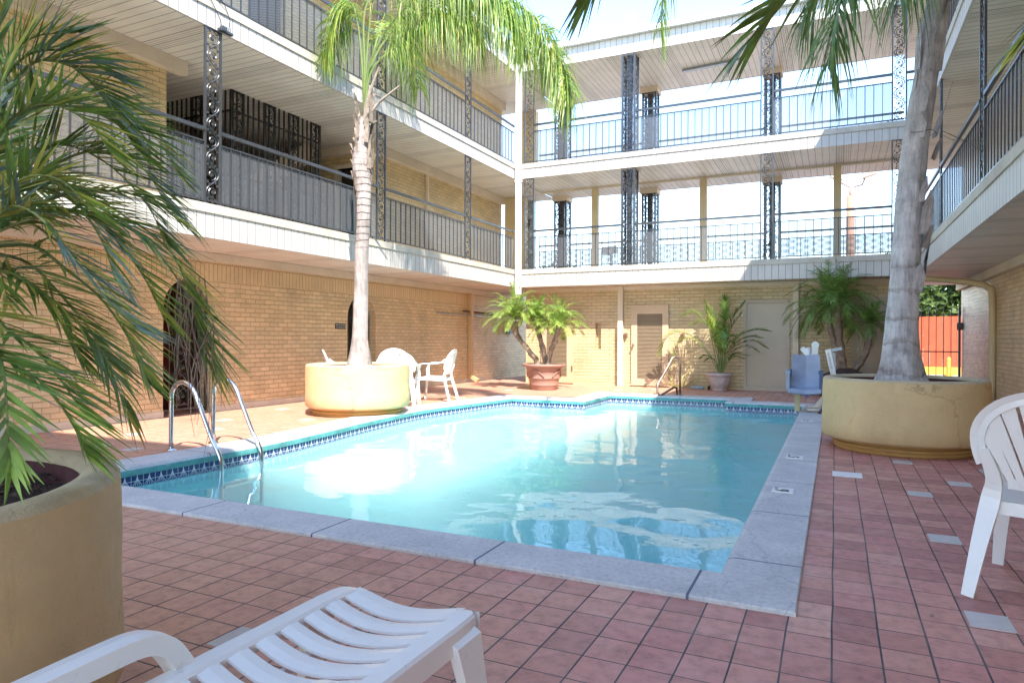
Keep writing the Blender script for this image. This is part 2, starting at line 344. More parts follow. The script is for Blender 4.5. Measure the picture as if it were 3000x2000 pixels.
# ------------------------------------------------------------------ mesh helpers
ORG = {}
class MB:
    def __init__(s): s.v = []; s.f = []; s.m = []
    def add(s, vs, fs, mi=0):
        o = len(s.v); s.v += [tuple(p) for p in vs]
        for f in fs: s.f.append(tuple(i + o for i in f)); s.m.append(mi)
    def box(s, x0, x1, y0, y1, z0, z1, mi=0):
        if x1 < x0: x0, x1 = x1, x0
        if y1 < y0: y0, y1 = y1, y0
        s.add([(x0,y0,z0),(x1,y0,z0),(x1,y1,z0),(x0,y1,z0),(x0,y0,z1),(x1,y0,z1),(x1,y1,z1),(x0,y1,z1)],
              [(0,3,2,1),(4,5,6,7),(0,1,5,4),(1,2,6,5),(2,3,7,6),(3,0,4,7)], mi); return s
    def obox(s, c, ax, ay, az, mi=0):     # centre and three half-axis vectors
        c = V(c); ax, ay, az = V(ax), V(ay), V(az)
        p = [c + i*ax + j*ay + k*az for k in (-1, 1) for i, j in ((-1,-1),(1,-1),(1,1),(-1,1))]
        s.add(p, [(0,3,2,1),(4,5,6,7),(0,1,5,4),(1,2,6,5),(2,3,7,6),(3,0,4,7)], mi); return s
    def bar(s, a, b, wd, ht, up=(0,0,1), mi=0):
        a, b = V(a), V(b); d = b - a
        if d.length < 1e-6: return s
        t = d.normalized(); u = V(up)
        if abs(t.dot(u)) > .98: u = V((1, 0, 0))
        sd = t.cross(u).normalized(); u = sd.cross(t)
        return s.obox((a + b) / 2, d / 2, sd * wd / 2, u * ht / 2, mi)
    def tube(s, path, r, n=6, caps=True, mi=0, sq=1.0):
        path = [V(p) for p in path]; N = len(path)
        rr = r if isinstance(r, (list, tuple)) else [r] * N
        ref = None; rings = []
        for i, p in enumerate(path):
            t = (path[min(N-1, i+1)] - path[max(0, i-1)])
            t = t.normalized() if t.length > 1e-9 else V((0, 0, 1))
            if ref is None:
                ref = V((0, 0, 1)) if abs(t.z) < .9 else V((1, 0, 0))
            a = (ref - t * ref.dot(t)); a = a.normalized() if a.length > 1e-6 else t.orthogonal().normalized()
            b = t.cross(a); ref = a
            rings.append([p + (a * math.cos(2*math.pi*k/n) + b * math.sin(2*math.pi*k/n) * sq) * rr[i] for k in range(n)])
        vs = [q for rg in rings for q in rg]; fs = []
        for i in range(N - 1):
            for k in range(n):
                k2 = (k + 1) % n; fs.append((i*n+k, i*n+k2, (i+1)*n+k2, (i+1)*n+k))
        if caps: fs.append(tuple(range(n))[::-1]); fs.append(tuple((N-1)*n + k for k in range(n)))
        s.add(vs, fs, mi); return s
    def lathe(s, c, prof, n=48, mi=0, jit=0, seed=0):
        vs = []; fs = []; m = len(prof)
        for k in range(n):
            a = 2*math.pi*k/n
            for j, (r, z) in enumerate(prof):
                q = r
                if jit: q += jit * mnoise.noise(V((math.cos(a)*2.3 + seed, math.sin(a)*2.3, z*2.1)))
                vs.append((c[0] + q*math.cos(a), c[1] + q*math.sin(a), c[2] + z))
        for k in range(n):
            k2 = (k+1) % n
            for j in range(m-1): fs.append((k*m+j, k2*m+j, k2*m+j+1, k*m+j+1))
        s.add(vs, fs, mi); return s
    def sheet(s, pts, mi=0): s.add(pts, [tuple(range(len(pts)))], mi); return s
    def strip(s, A, B, mi=0):
        n = len(A); s.add(list(A) + list(B), [(i, i+1, n+i+1, n+i) for i in range(n-1)], mi); return s
    def build(s, name, mats, parent=None, smooth=False, origin=(0,0,0), uv=True):
        org = ORG[parent.name] if parent is not None else V(origin)
        me = bpy.data.meshes.new(name); me.from_pydata([tuple(V(p) - org) for p in s.v], [], s.f)
        if not isinstance(mats, (list, tuple)): mats = [mats]
        for m in mats: me.materials.append(m)
        if len(mats) > 1: me.polygons.foreach_set('material_index', s.m)
        if smooth: me.polygons.foreach_set('use_smooth', [True] * len(me.polygons))
        if uv:
            L = me.uv_layers.new(name='UVMap'); dat = []
            for p in me.polygons:
                n = p.normal; ax, ay, az = abs(n.x), abs(n.y), abs(n.z)
                for li in p.loop_indices:
                    q = s.v[me.loops[li].vertex_index]
                    if az >= ax and az >= ay: dat += [q[0], q[1]]
                    elif ax >= ay: dat += [q[1], q[2]]
                    else: dat += [q[0], q[2]]
            L.data.foreach_set('uv', dat)
        me.update()
        o = bpy.data.objects.new(name, me); col.objects.link(o)
        if parent is not None: o.parent = parent
        else: o.location = org
        ORG[o.name] = org
        return o
def thing(name, label, cat, loc=(0,0,0), group=None, rz=0):
    o = bpy.data.objects.new(name, None); col.objects.link(o); o.location = loc; o.rotation_euler = (0,0,rz)
    o.empty_display_size = .2
    o['label'] = label; o['category'] = cat
    if group: o['group'] = group
    ORG[o.name] = V(loc); return o
def tag(o, label, cat, group=None):
    o['label'] = label; o['category'] = cat
    if group: o['group'] = group
    return o
def struct(o, kind='structure'): o['kind'] = kind; return o
def kids(o): return [c for c in bpy.data.objects if c.parent == o]
def copy_tree(o, parent=None):
    c = o.copy(); col.objects.link(c)
    if parent is not None: c.parent = parent
    for k in kids(o): copy_tree(k, c)
    return c
def catmull(P, n):
    P = [V(p) for p in P]; Q = [P[0]*2 - P[1]] + P + [P[-1]*2 - P[-2]]; out = []
    m = len(P) - 1
    for i in range(n + 1):
        t = i / n * m; k = min(int(t), m - 1); f = t - k
        a, b, c, d = Q[k], Q[k+1], Q[k+2], Q[k+3]
        out.append(.5 * (2*b + (c - a)*f + (2*a - 5*b + 4*c - d)*f*f + (3*b - a - 3*c + d)*f**3))
    return out
def text_on(parent, s, size, origin, xdir, ydir, mat, name='lettering', off=.003):
    cu = bpy.data.curves.new(name, 'FONT'); cu.body = s; cu.size = size; cu.align_x = 'CENTER'; cu.align_y = 'CENTER'; cu.extrude = .0008
    t = bpy.data.objects.new(name, cu); col.objects.link(t)
    dg = bpy.context.evaluated_depsgraph_get(); me = bpy.data.meshes.new_from_object(t.evaluated_get(dg))
    bpy.data.objects.remove(t); xd, yd = V(xdir).normalized(), V(ydir).normalized(); nn = xd.cross(yd)
    org = ORG[parent.name] if parent is not None else V((0,0,0))
    for v in me.vertices: v.co = V(origin) + xd*v.co.x + yd*v.co.y + nn*(v.co.z + off) - org
    me.materials.clear(); me.materials.append(mat)
    o = bpy.data.objects.new(name, me); col.objects.link(o)
    if parent is not None: o.parent = parent
    ORG[o.name] = org; return o
# ================================================================== SETTING
Xlf, Xl, Xrf, Xr, Yf, Yb = -7.645, -9.09, 1.5, 2.72, 16.35, 17.05
Z2b, Z2t, Z3b, Z3t, Zrb, Zrt = 2.554, 3.011, 5.40, 5.781, 8.213, 8.722
YE = 19.3      # rear edge of the back gallery
YS = -0.3      # courtyard side of the wing behind the viewpoint
# pool outline (water side), counter-clockwise
left_edge = catmull([(-5.90,12.50,0), (-6.10,11.2,0), (-6.26,9.7,0), (-6.12,8.1,0), (-5.93,6.9,0), (-5.80,5.6,0), (-5.86,3.657,0)], 24)
inner = [(-5.86,3.657), (-.538,3.657), (-.538,13.5), (-1.90,13.5), (-1.90,14.15), (-4.36,14.15), (-4.36,12.50)] + [(p.x, p.y) for p in left_edge[:-1]]
outer = [(-6.30,3.243), (-.152,3.243), (-.152,13.92), (-1.48,13.92), (-1.48,14.60), (-4.78,14.60), (-4.78,12.92)] + \
        [(p.x - .44, p.y + (.42 if i == 0 else 0)) for i, p in enumerate(left_edge[:-1])]
N = len(inner)
def xin(y):
    best = -5.9
    for a, b in zip(left_edge, left_edge[1:]):
        if b.y <= y <= a.y: best = a.x + (b.x - a.x) * (a.y - y) / max(1e-6, a.y - b.y)
    return best
# deck: one sheet of quads round the pool hole
d = MB(); X0, X1, Y0, Y1 = -14.0, 6.0, -4.5, 24.0
d.sheet([(X0,Y0,0),(X1,Y0,0),(X1,3.45,0),(X0,3.45,0)])
ys = [3.45] + [3.7 + i*.4 for i in range(23)] + [12.7]
for a, b in zip(ys, ys[1:]): d.sheet([(X0,a,0),(xin(max(a,3.7))-.2,a,0),(xin(b)-.2,b,0),(X0,b,0)])
d.sheet([(X0,12.7,0),(-4.57,12.7,0),(-4.57,14.35,0),(X0,14.35,0)])
d.sheet([(-.35,3.45,0),(X1,3.45,0),(X1,14.35,0),(-.35,14.35,0)])
d.sheet([(-1.7,13.7,0),(-.35,13.7,0),(-.35,14.35,0),(-1.7,14.35,0)])
d.sheet([(X0,14.35,0),(X1,14.35,0),(X1,Y1,0),(X0,Y1,0)])
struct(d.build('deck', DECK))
g = MB()
G = 300
g.sheet([(-G,-G,-.01),(G,-G,-.01),(G,Y0,-.01),(-G,Y0,-.01)]); g.sheet([(-G,Y1,-.01),(G,Y1,-.01),(G,G*2,-.01),(-G,G*2,-.01)])
g.sheet([(-G,Y0,-.01),(X0,Y0,-.01),(X0,Y1,-.01),(-G,Y1,-.01)]); g.sheet([(X1,Y0,-.01),(G,Y0,-.01),(G,Y1,-.01),(X1,Y1,-.01)])
struct(g.build('ground', ASPHALT))
# coping, painted face and waterline tile, each one ring
def ring_uv(o, ulist, vlist):
    L = o.data.uv_layers[0]; i = 0
    for p in o.data.polygons:
        for li in p.loop_indices:
            k = o.data.loops[li].vertex_index; L.data[li].uv = (ulist[k], vlist[k])
acc = [0.0]
for i in range(N): acc.append(acc[-1] + (V(inner[(i+1)%N]) - V(inner[i])).length)
def ring(levels, name, m, smooth=False):
    # levels: function i -> list of points ; builds quads between neighbours
    vs, us, vv, fs = [], [], [], []
    k = len(levels(0)); cnt = 0
    for i in range(N):
        A, B = levels(i), levels((i+1) % N)
        for j, p in enumerate(A): vs.append(p); us.append(acc[i]); vv.append(j)
        for j, p in enumerate(B): vs.append(p); us.append(acc[i+1]); vv.append(j)
        for j in range(k-1): fs.append((cnt+j, cnt+k+j, cnt+k+j+1, cnt+j+1))
        cnt += 2*k
    mb = MB(); mb.add(vs, fs); o = mb.build(name, m, smooth=smooth); return o, vs, us
def lerp2(i, f): a, b = V(inner[i]), V(outer[i]); return a + (b - a) * f
def lev_cope(i):
    L = []
    for f, z in ((1.0, -.01), (1.0, .014), (.985, .022), (.10, .024), (.035, .016), (.0, -.008)):
        p = lerp2(i, f); L.append((p.x, p.y, z))
    return L
o, vs, us = ring(lev_cope, 'coping', COPE)
struct(o); L = o.data.uv_layers[0]
for p in o.data.polygons:
    for li in p.loop_indices:
        k = o.data.loops[li].vertex_index; i = p.index // 5; a_, b_ = inner[i % N], inner[(i+1) % N]
        L.data[li].uv = ((vs[k][0] if abs(a_[0]-b_[0]) > abs(a_[1]-b_[1]) else vs[k][1]) + 50.35, 0)
o, vs, us = ring(lambda i: [(*lerp2(i, 0), -.008), (*lerp2(i, -.012), -.03), (*lerp2(i, 0), -.066)], 'coping_face', TEAL, True); struct(o)
o, vs, us = ring(lambda i: [(*lerp2(i, .03), -.066), (*lerp2(i, .03), -.176)], 'waterline_tiles', BAND); struct(o)
L = o.data.uv_layers[0]
for p in o.data.polygons:
    for li in p.loop_indices:
        k = o.data.loops[li].vertex_index; L.data[li].uv = (us[k], vs[k][2] + .176)
# basin: walls plus a floor that slopes to the deep front
o, vs, us = ring(lambda i: [(*lerp2(i, .03), -.176), (*lerp2(i, .02), -1.0), (*lerp2(i, -.05), -1.25 - .05 * max(0, 13 - inner[i][1]))], 'pool_basin', BASIN, True); struct(o)
fl = MB(); fl.sheet([(*lerp2(i, -.04), -1.24 - .05 * max(0, 13 - inner[i][1])) for i in range(N)])
fl.sheet([(-7,2.5,-2.6),(1,2.5,-2.6),(1,16,-2.6),(-7,16,-2.6)])
struct(fl.build('pool_floor', BASIN))
wt = MB(); wt.sheet([(*lerp2(i, .02), -.160) for i in range(N)])
for i in range(N): a_, b_ = lerp2(i, .02), lerp2((i+1) % N, .02); wt.sheet([(a_.x,a_.y,-.16),(a_.x,a_.y,-2.7),(b_.x,b_.y,-2.7),(b_.x,b_.y,-.16)])
wt.sheet([(*lerp2(i, .02), -2.7) for i in range(N)][::-1]); struct(wt.build('water', WATER))
# pale inlay tiles scattered in the deck
pt = MB(); rng = random.Random(4)
def inlay(cx, cy, s=1):
    ix = math.floor(cx/.1735)*.1735; iy = math.floor(cy/.1925)*.1925
    pt.box(ix+.005, ix+.1685, iy+.005, iy+.1875, -.002, .0035)
for p in ((.6,7.7),(.607,6.29),(.945,6.89),(1.259,7.52),(.9,5.5),(.6,4.86),(.62,3.52),(-2.17,2.07),(-1.07,16.1),(-.47,14.7),(-7.39,4.82),(-6.89,4.88),
          (-1.6,14.9),(-7.3,6.4),(-8.1,7.3),(-7.1,7.7),(-8.5,8.8),(-7.5,10.0),(-8.3,11.0),(-6.9,12.1),(-7.9,13.2),(-8.6,14.1),(-6.8,14.4),(-6.2,15.8),(-4.6,15.4),(-3.9,16.3),(-7.9,5.6),(1.9,6.0),(1.8,9.6),(.2,15.6)): inlay(*p)
struct(pt.build('deck_inlay_tiles', PALE))

# ================================================================== BUILDINGS
def scroll_panel(mb, o, u, z0, z1, wd=.28, bars=True):
    """cast scrollwork between two square bars; o = start point on plan, u = plan direction"""
    o = V((o[0], o[1], 0)); u = V((u[0], u[1], 0)).normalized(); n = V((-u.y, u.x, 0))
    P = lambda a, z, dn=0: o + u*a + n*dn + V((0, 0, z))
    if bars:
        for a in (.014, wd - .014): mb.obox(P(a, (z0+z1)/2), u*.014, n*.014, V((0,0,(z1-z0)/2)))
        for z in (z0 + .05, z1 - .012): mb.obox(P(wd/2, z), u*(wd/2 - .028), n*.010, V((0,0,.010)))
    iw = wd - .056; k = max(1, round((z1 - z0 - .08) / .222)); h = (z1 - z0 - .08) / k; A = iw * .44
    for i in range(k):
        s = 1 if i % 2 else -1; zb = z0 + .06 + i*h; cx = wd/2 - s*iw*.04; cz = zb + h*.5
        pts = [P(wd/2 + s*A*math.sin(math.pi*t/8)*1.0, zb + h*t/8) for t in range(9)]
        mb.tube(pts, .0085, 4, False)
        sp = []
        for t in range(15):
            f = t / 14; r = iw*(.36 - .29*f); a = math.pi*(-.5 if s > 0 else -.5) + s*f*math.pi*2.5
            sp.append(P(cx + r*math.cos(a), cz + r*math.sin(a)*.95))
        mb.tube(sp, [.009*(1 - .35*q/14) for q in range(15)], 4, False)
        mb.obox(P(cx, cz), u*.017, n*.012, V((0,0,.017)))
        for a, b in ((-.36, .08), (.36, .9), (-.2, .93), (.2, .06)): mb.obox(P(wd/2 + a*iw, zb + b*h), u*.014, n*.008, V((0,0,.014)))
def iron_column(parent, o, u, z0, z1, wd=.28, boxed=False, name='iron_column'):
    mb = MB(); scroll_panel(mb, o, u, z0, z1, wd)
    if boxed:
        u3 = V((u[0], u[1])).normalized(); nrm = V((-u3.y, u3.x)) * (1 if boxed is True else boxed)
        a = V(o); b = a + u3*wd
        scroll_panel(mb, a + nrm*.0, nrm, z0, z1, wd); scroll_panel(mb, b, nrm, z0, z1, wd); scroll_panel(mb, a + nrm*wd, u3, z0, z1, wd)
        for q in (a, b, a + nrm*wd, b + nrm*wd):
            mb.box(q.x - .02, q.x + .02, q.y - .02, q.y + .02, z0, z1)
        mid = a + u3*wd/2 + nrm*wd/2; q = wd*.19; mb.box(mid.x - q, mid.x + q, mid.y - q, mid.y + q, z0, z1)
    return mb.build(name, IRON, parent)
def railing(parent, a, b, z, name='railing', step=.165):
    a, b = V((*a, 0)), V((*b, 0)); u = (b - a).normalized(); Ln = (b - a).length; n = V((-u.y, u.x, 0))
    mb = MB()
    for zz, hw, hh in ((z + .045, .010, .010), (z + .835, .012, .010)):
        mb.obox((a + b)/2 + V((0,0,zz)), u*Ln/2, n*hw, V((0,0,hh)))
    k = max(1, round(Ln/step))
    for i in range(1, k): mb.obox(a + u*Ln*i/k + V((0,0,z + .44)), u*.0075, n*.0075, V((0,0,.386)))
    for f in (.03, .5, .97): mb.obox(a + u*Ln*f + V((0,0,z + .018)), u*.008, n*.008, V((0,0,.018)))
    r = mb.build(name, IRON, parent)
    h = MB(); h.obox((a + b)/2 + V((0,0,z + 1.0)), u*Ln/2, n*.022, V((0,0,.024))); h.build('handrail', IRON, r)
    ms = MB(); p = a + n*.012; q = b + n*.012
    ms.sheet([p + V((0,0,z+.055)), q + V((0,0,z+.055)), q + V((0,0,z+.826)), p + V((0,0,z+.826))]); ms.build('mesh_panel', MESHM, r)
    return r
def arch_pts(c, r, zs, n=12): return [(c + r*math.cos(math.pi*i/n), zs + r*math.sin(math.pi*i/n)) for i in range(n+1)]
def wall_x(mb, x, th, y0, y1, z0, z1, holes, mi=0):
    """wall in the plane x (visible side), thickness th (signed); holes: (ya, yb, za, zb, arch)"""
    holes = sorted(holes); y = y0
    for (ya, yb, za, zb, ar) in holes:
        mb.box(x, x+th, y, ya, z0, z1, mi)
        if za > z0: mb.box(x, x+th, ya, yb, z0, za, mi)
        if zb < z1: mb.box(x, x+th, ya, yb, zb, z1, mi)
        if ar:
            r = (yb-ya)/2; c = (ya+yb)/2; pts = arch_pts(c, r, zb - r)
            for (p, q) in zip(pts, pts[1:]):
                # filler between the arc and the square head, and the soffit of the arch
                mb.add([(x,p[0],p[1]),(x,q[0],q[1]),(x,q[0],zb),(x,p[0],zb)], [(0,1,2,3)], mi)
                mb.add([(x,p[0],p[1]),(x,q[0],q[1]),(x+th,q[0],q[1]),(x+th,p[0],p[1])], [(0,1,2,3)], mi)
        y = yb
    mb.box(x, x+th, y, y1, z0, z1, mi)
def iron_gate_x(parent, x, ya, yb, zt, name='arched_gate'):
    mb = MB(); c = (ya+yb)/2; r = (yb-ya)/2 - .01; zs = zt - r
    mb.tube([(x, p, q) for p, q in arch_pts(c, r, zs, 14)], .014, 4)
    for i in range(1, 8):
        y = ya + .01 + i*2*r/8
        if abs(y - c) < .12: continue
        mb.box(x-.008, x+.008, y-.008, y+.008, .05, zs + math.sqrt(max(0, r*r - (y-c)**2)))
    for y in (ya+.03, yb-.03): mb.box(x-.016, x+.016, y-.016, y+.016, .02, zs)
    for z in (.08, 1.15, 1.62): mb.box(x-.012, x+.012, ya+.03, yb-.03, z-.014, z+.014)
    scroll_panel(mb, (x, c - .12), (0, 1), .1, 2.0 if zt > 2.05 else 1.9, .24)
    mb.box(x-.02, x+.03, yb-.16, yb-.07, 1.0, 1.16)
    return mb.build(name, IRON, parent)

# ---------------------------------------------------------------- left wing
LW = thing('motel_wing', 'yellow brick wing left of the pool, black iron gallery railings above two arched gates', 'building', (Xl, 8, 0), 'wings of the motel')
YN = -3.5
b = MB(); wall_x(b, Xl, -.32, YN, 22.0, 0, 2.125, [(7.0, 7.95, 0, 2.12, 1), (11.27, 12.23, 0, 2.10, 1)]); 
b.build('ground_wall', Y_BRICK, LW)
b = MB(); b.box(Xl, Xl-.32, YN, 22, 2.125, Z2b); b.box(Xl, Xl+.014, YN, 19.9, 2.12, 2.42); b.build('soldier_course', SOLDIER, LW)
b = MB(); b.box(Xl+.002, Xl+.10, YN, 20, 2.42, Z2b-.002); b.build('moulding', TRIM, LW)
for ya0, yb0, kk, sd, am in ((YN, 7.0, 40, 0, .02), (7.95, 11.27, 24, 3, .03), (12.23, 17.4, 30, 7, .04)):   # pale strip with an uneven top along the foot of the wall
    b = MB(); A = []; B = []
    for i in range(kk + 1):
        y = ya0 + (yb0 - ya0)*i/kk; A.append((Xl + .016, y, 0)); B.append((Xl + .016, y, .10 + am*mnoise.noise(V((i*.7, sd, 0)))))
    b.strip(A, B); b.strip(B, [(Xl, p[1], p[2]) for p in B]); b.build('pale_footing', SLAB, LW)
iron_gate_x(LW, Xl-.18, 7.0, 7.95, 2.12); iron_gate_x(LW, Xl-.18, 11.27, 12.23, 2.10)
b = MB(); b.box(Xl-2.2, Xl-2.3, YN, 22, 0, Z2b); b.box(Xl-.33, Xl-2.2, 9.5, 9.6, 0, Z2b); b.box(Xl-1.5,Xl-1.54, 11.1, 12.5, 0, 2.3); b.build('passage_wall', plain('passage_paint', (.30,.20,.10), .7), LW)
b = MB(); b.box(Xl-.95, Xl-.99, 7.02, 7.9, .02, 2.0); b.build('red_door', plain('dark_red_door', (.12, .02, .015), .4), LW)
def slab_set(parent, mk, zb, zt, top=False):
    """mk(d0,d1,z0,z1) adds a box between depths d0,d1 behind the gallery edge"""
    s = MB(); mk(s, -.012, 5.2, zt - (.12 if not top else .06), zt); s.build('floor_slab' if not top else 'roof', SLAB if not top else GUTTER, parent)
    f = MB(); mk(f, .008, .05, zb, zt - (.12 if not top else .06) - .001); f.build('fascia', FASCIA, parent)
def mkL(y0, y1, dmax=5.2):
    def f(m, d0, d1, z0, z1): m.box(Xlf - d0, Xlf - min(d1, dmax), y0, y1, z0, z1)
    return f
for zb, zt, top in ((Z2b, Z2t, 0), (Z3b, Z3t, 0), (Zrb, Zrt, 1)):
    slab_set(LW, mkL(YN, Yf - .014 if False else Yf), zb, zt, top)
    s = MB(); s.box(Xlf - 5.2, Xlf, Yf + .0, YE, zt - .12, zt - .002); s.build('floor_slab', SLAB, LW)
    s = MB(); s.box(Xlf - .05, Xlf - 5.2, YN, YE, zb + .004, zb + .02)
    s.build('soffit', SOF_V, LW)
g = MB(); g.bar((Xlf+.05, YN, Zrt-.03), (Xlf+.05, Yf-.05, Zrt-.03), .12, .13); g.build('gutter', GUTTER, LW)
# upper walls
b = MB()
b.box(Xl, Xl-.3, YN, 7.04, Z2t, Z3b); b.box(Xl-.3, -12.6, 6.8, 7.04, Z2t, Z3b)                     # stair recess side
b.box(-12.6, -12.8, YN, YE, Z2t, Zrb)
b.box(Xl, -9.42, 12.0, 12.24, Z2t, Z3b); b.box(-10.02, -12.6, 12.0, 12.24, Z2t, Z3b); b.box(-9.42, -10.02, 12.0, 12.24, 4.92, Z3b)
b.box(Xl, Xl-.3, 12.24, 18.42, Z2t, Z3b); b.box(Xl-.3, -12.6, 18.2, 18.42, Z2t, Z3b)
b.box(Xl, Xl-.3, YN, 8.6, Z3t, Zrb); b.box(Xl, Xl-.3, 8.6, 9.5, 7.75, Zrb); b.box(Xl, Xl-.3, 9.5, 18.42, Z3t, Zrb); b.box(Xl-.3, -12.6, 18.2, 18.42, Z3t, Zrb)
b.build('upper_wall', Y_BRICK_UP, LW)
b = MB()
for z in (Z3b, Zrb):
    for ya, yb_ in (((YN, 7.3), (12.0, 18.4)) if z == Z3b else ((YN, 18.4),)): b.box(Xl+.002, Xl+.14, ya, yb_, z-.2, z)
b.box(Xl, -12.5, 11.86, 11.998, Z3b-.2, Z3b)
b.build('upper_moulding', TRIM, LW)
b = MB()
for x in (-9.42, -9.98): b.box(x, x-.06 if x < -9.5 else x-.06, 11.96, 12.2, Z2t, 4.92)
b.box(-9.42, -10.04, 11.96, 12.2, 4.92, 5.0); o = b.build('door_frame', TRIM, LW)
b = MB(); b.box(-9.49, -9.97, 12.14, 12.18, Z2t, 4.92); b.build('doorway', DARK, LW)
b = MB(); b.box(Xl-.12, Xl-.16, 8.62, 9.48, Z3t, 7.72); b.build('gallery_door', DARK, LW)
b = MB(); b.box(Xl+.004, Xl+.07, 14.2, 14.27, Z2t, Z3b-.2); b.build('conduit', TRIM, LW)
b = MB(); b.box(-8.98, -8.30, 18.42, 18.6, Z2t, Z3b); b.box(-8.98,-8.35, 19.28, 19.5, Z3t, Zrb); b.build('end_wall', YPOST, LW)
b = MB(); b.box(-8.75, -8.33, 19.05, 19.28, Z2t, Z3b); o = b.build('service_cabinet', GREYM, LW)
b = MB(); b.box(-8.62, -8.42, 19.03, 19.05, 4.55, 4.85); b.build('cabinet_window', DARK, o)
# iron screens round the stair opening
def screen(a, bb, z0, z1, scrolls):
    a, bb = V((*a, 0)), V((*bb, 0)); u = (bb - a).normalized(); Ln = (bb-a).length; n = V((-u.y,u.x,0)); mb = MB()
    k = round(Ln/.12)
    for i in range(k+1): mb.obox(a + u*Ln*i/k + V((0,0,(z0+z1)/2)), u*.012, n*.012, V((0,0,(z1-z0)/2)))
    for z in (z0+.05, z0+.95, z1-.35): mb.obox((a+bb)/2 + V((0,0,z)), u*Ln/2, n*.012, V((0,0,.014)))
    for s in scrolls: scroll_panel(mb, a + u*s, u, z0, z1, .26)
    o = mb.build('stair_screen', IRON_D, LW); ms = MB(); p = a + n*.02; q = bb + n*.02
    ms.sheet([p + V((0,0,z0+.05)), q + V((0,0,z0+.05)), q + V((0,0,z0+.95)), p + V((0,0,z0+.95))]); ms.build('mesh_panel', MESHM, o)
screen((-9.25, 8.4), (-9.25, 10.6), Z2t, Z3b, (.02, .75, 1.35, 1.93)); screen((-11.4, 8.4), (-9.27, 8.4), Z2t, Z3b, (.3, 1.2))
b = MB()
for i in range(14): b.box(-10.4, -11.6, 8.5 + i*.25, 8.76 + i*.25, 3.05 + i*.17, 3.11 + i*.17)
b.bar((-10.38, 8.4, 3.2), (-10.38, 12.0, 5.6), .05, .32); b.build('staircase', TRIM, LW)
b = MB(); b.box(-11.9, -11.94, 8.6, 11.9, 4.6, 5.25); b.build('louvre_panel', GUTTER, LW)
# columns and railings
Lc = [(3.0, 3.28), (6.515, 6.797), (10.33, 10.61), (13.66, 13.94)]
for zz, zt in ((Z2t, Z3b), (Z3t, Zrb)):
    for y0, y1 in Lc: iron_column(LW, (Xlf - .03, y0), (0, 1), zz, zt, .28)
    ends = [YN] + [v for c in Lc for v in c] + [Yf - .06]
    for i in range(0, len(ends), 2): railing(LW, (Xlf - .03, ends[i]), (Xlf - .03, ends[i+1]), zz)
b = MB(); dp = [(-9.04, 16.4, 2.25), (-9.0, 16.4, 2.1)]
b.box(-9.07, -8.96, 16.34, 16.46, .12, 2.42); b.bar((-9.0, 16.4, .16), (-8.78, 16.4, .05), .11, .09); b.build('downspout', Y_BRICK and plain('yellow_pipe_paint', (.58,.38,.19), .5, .1), LW)
b = MB(); b.box(-7.60, -7.47, Yf-.13, Yf-.015, 2.35, Zrt-.1); b.bar((-7.54, Yf-.07, 2.38), (-7.60, Yf-.02, 2.1), .11, .09)
b.box(-7.615,-7.455, Yf-.145, Yf-.012, 5.3, 5.36); b.build('corner_downspout', WHITEM, LW)
b = MB(); b.tube([(Xlf+.03, 6.45, 5.9), (Xlf+.035, 6.6, 5.7), (Xlf+.03, 6.72, 5.55), (Xlf+.03, 6.76, 5.42)], .006, 5)
b.tube([(Xlf+.03, 6.52, 5.9), (Xlf+.04, 6.78, 5.78), (Xlf+.04, 6.88, 5.6), (Xlf+.03, 6.86, 5.42)], .006, 5)
b.box(Xlf+.0, Xlf+.05, 6.70, 6.93, 5.40, 5.43); b.box(Xlf+.0, Xlf+.06, 6.74, 6.82, 5.41, 5.47); b.build('loose_wiring', IRON, LW)
b = MB()
for i in range(14):
    pass
b.box(-13, -12.802, YN, YE, 0, Zrt-.2); b.build('rear_wall', Y_BRICK_UP, LW)

# ---------------------------------------------------------------- back wing
BW = thing('motel_wing', 'cream brick wing at the far end of the pool, sky showing through its galleries', 'building', (-3, Yb, 0), 'wings of the motel')
b = MB()
XA, XB = -7.65, 1.5
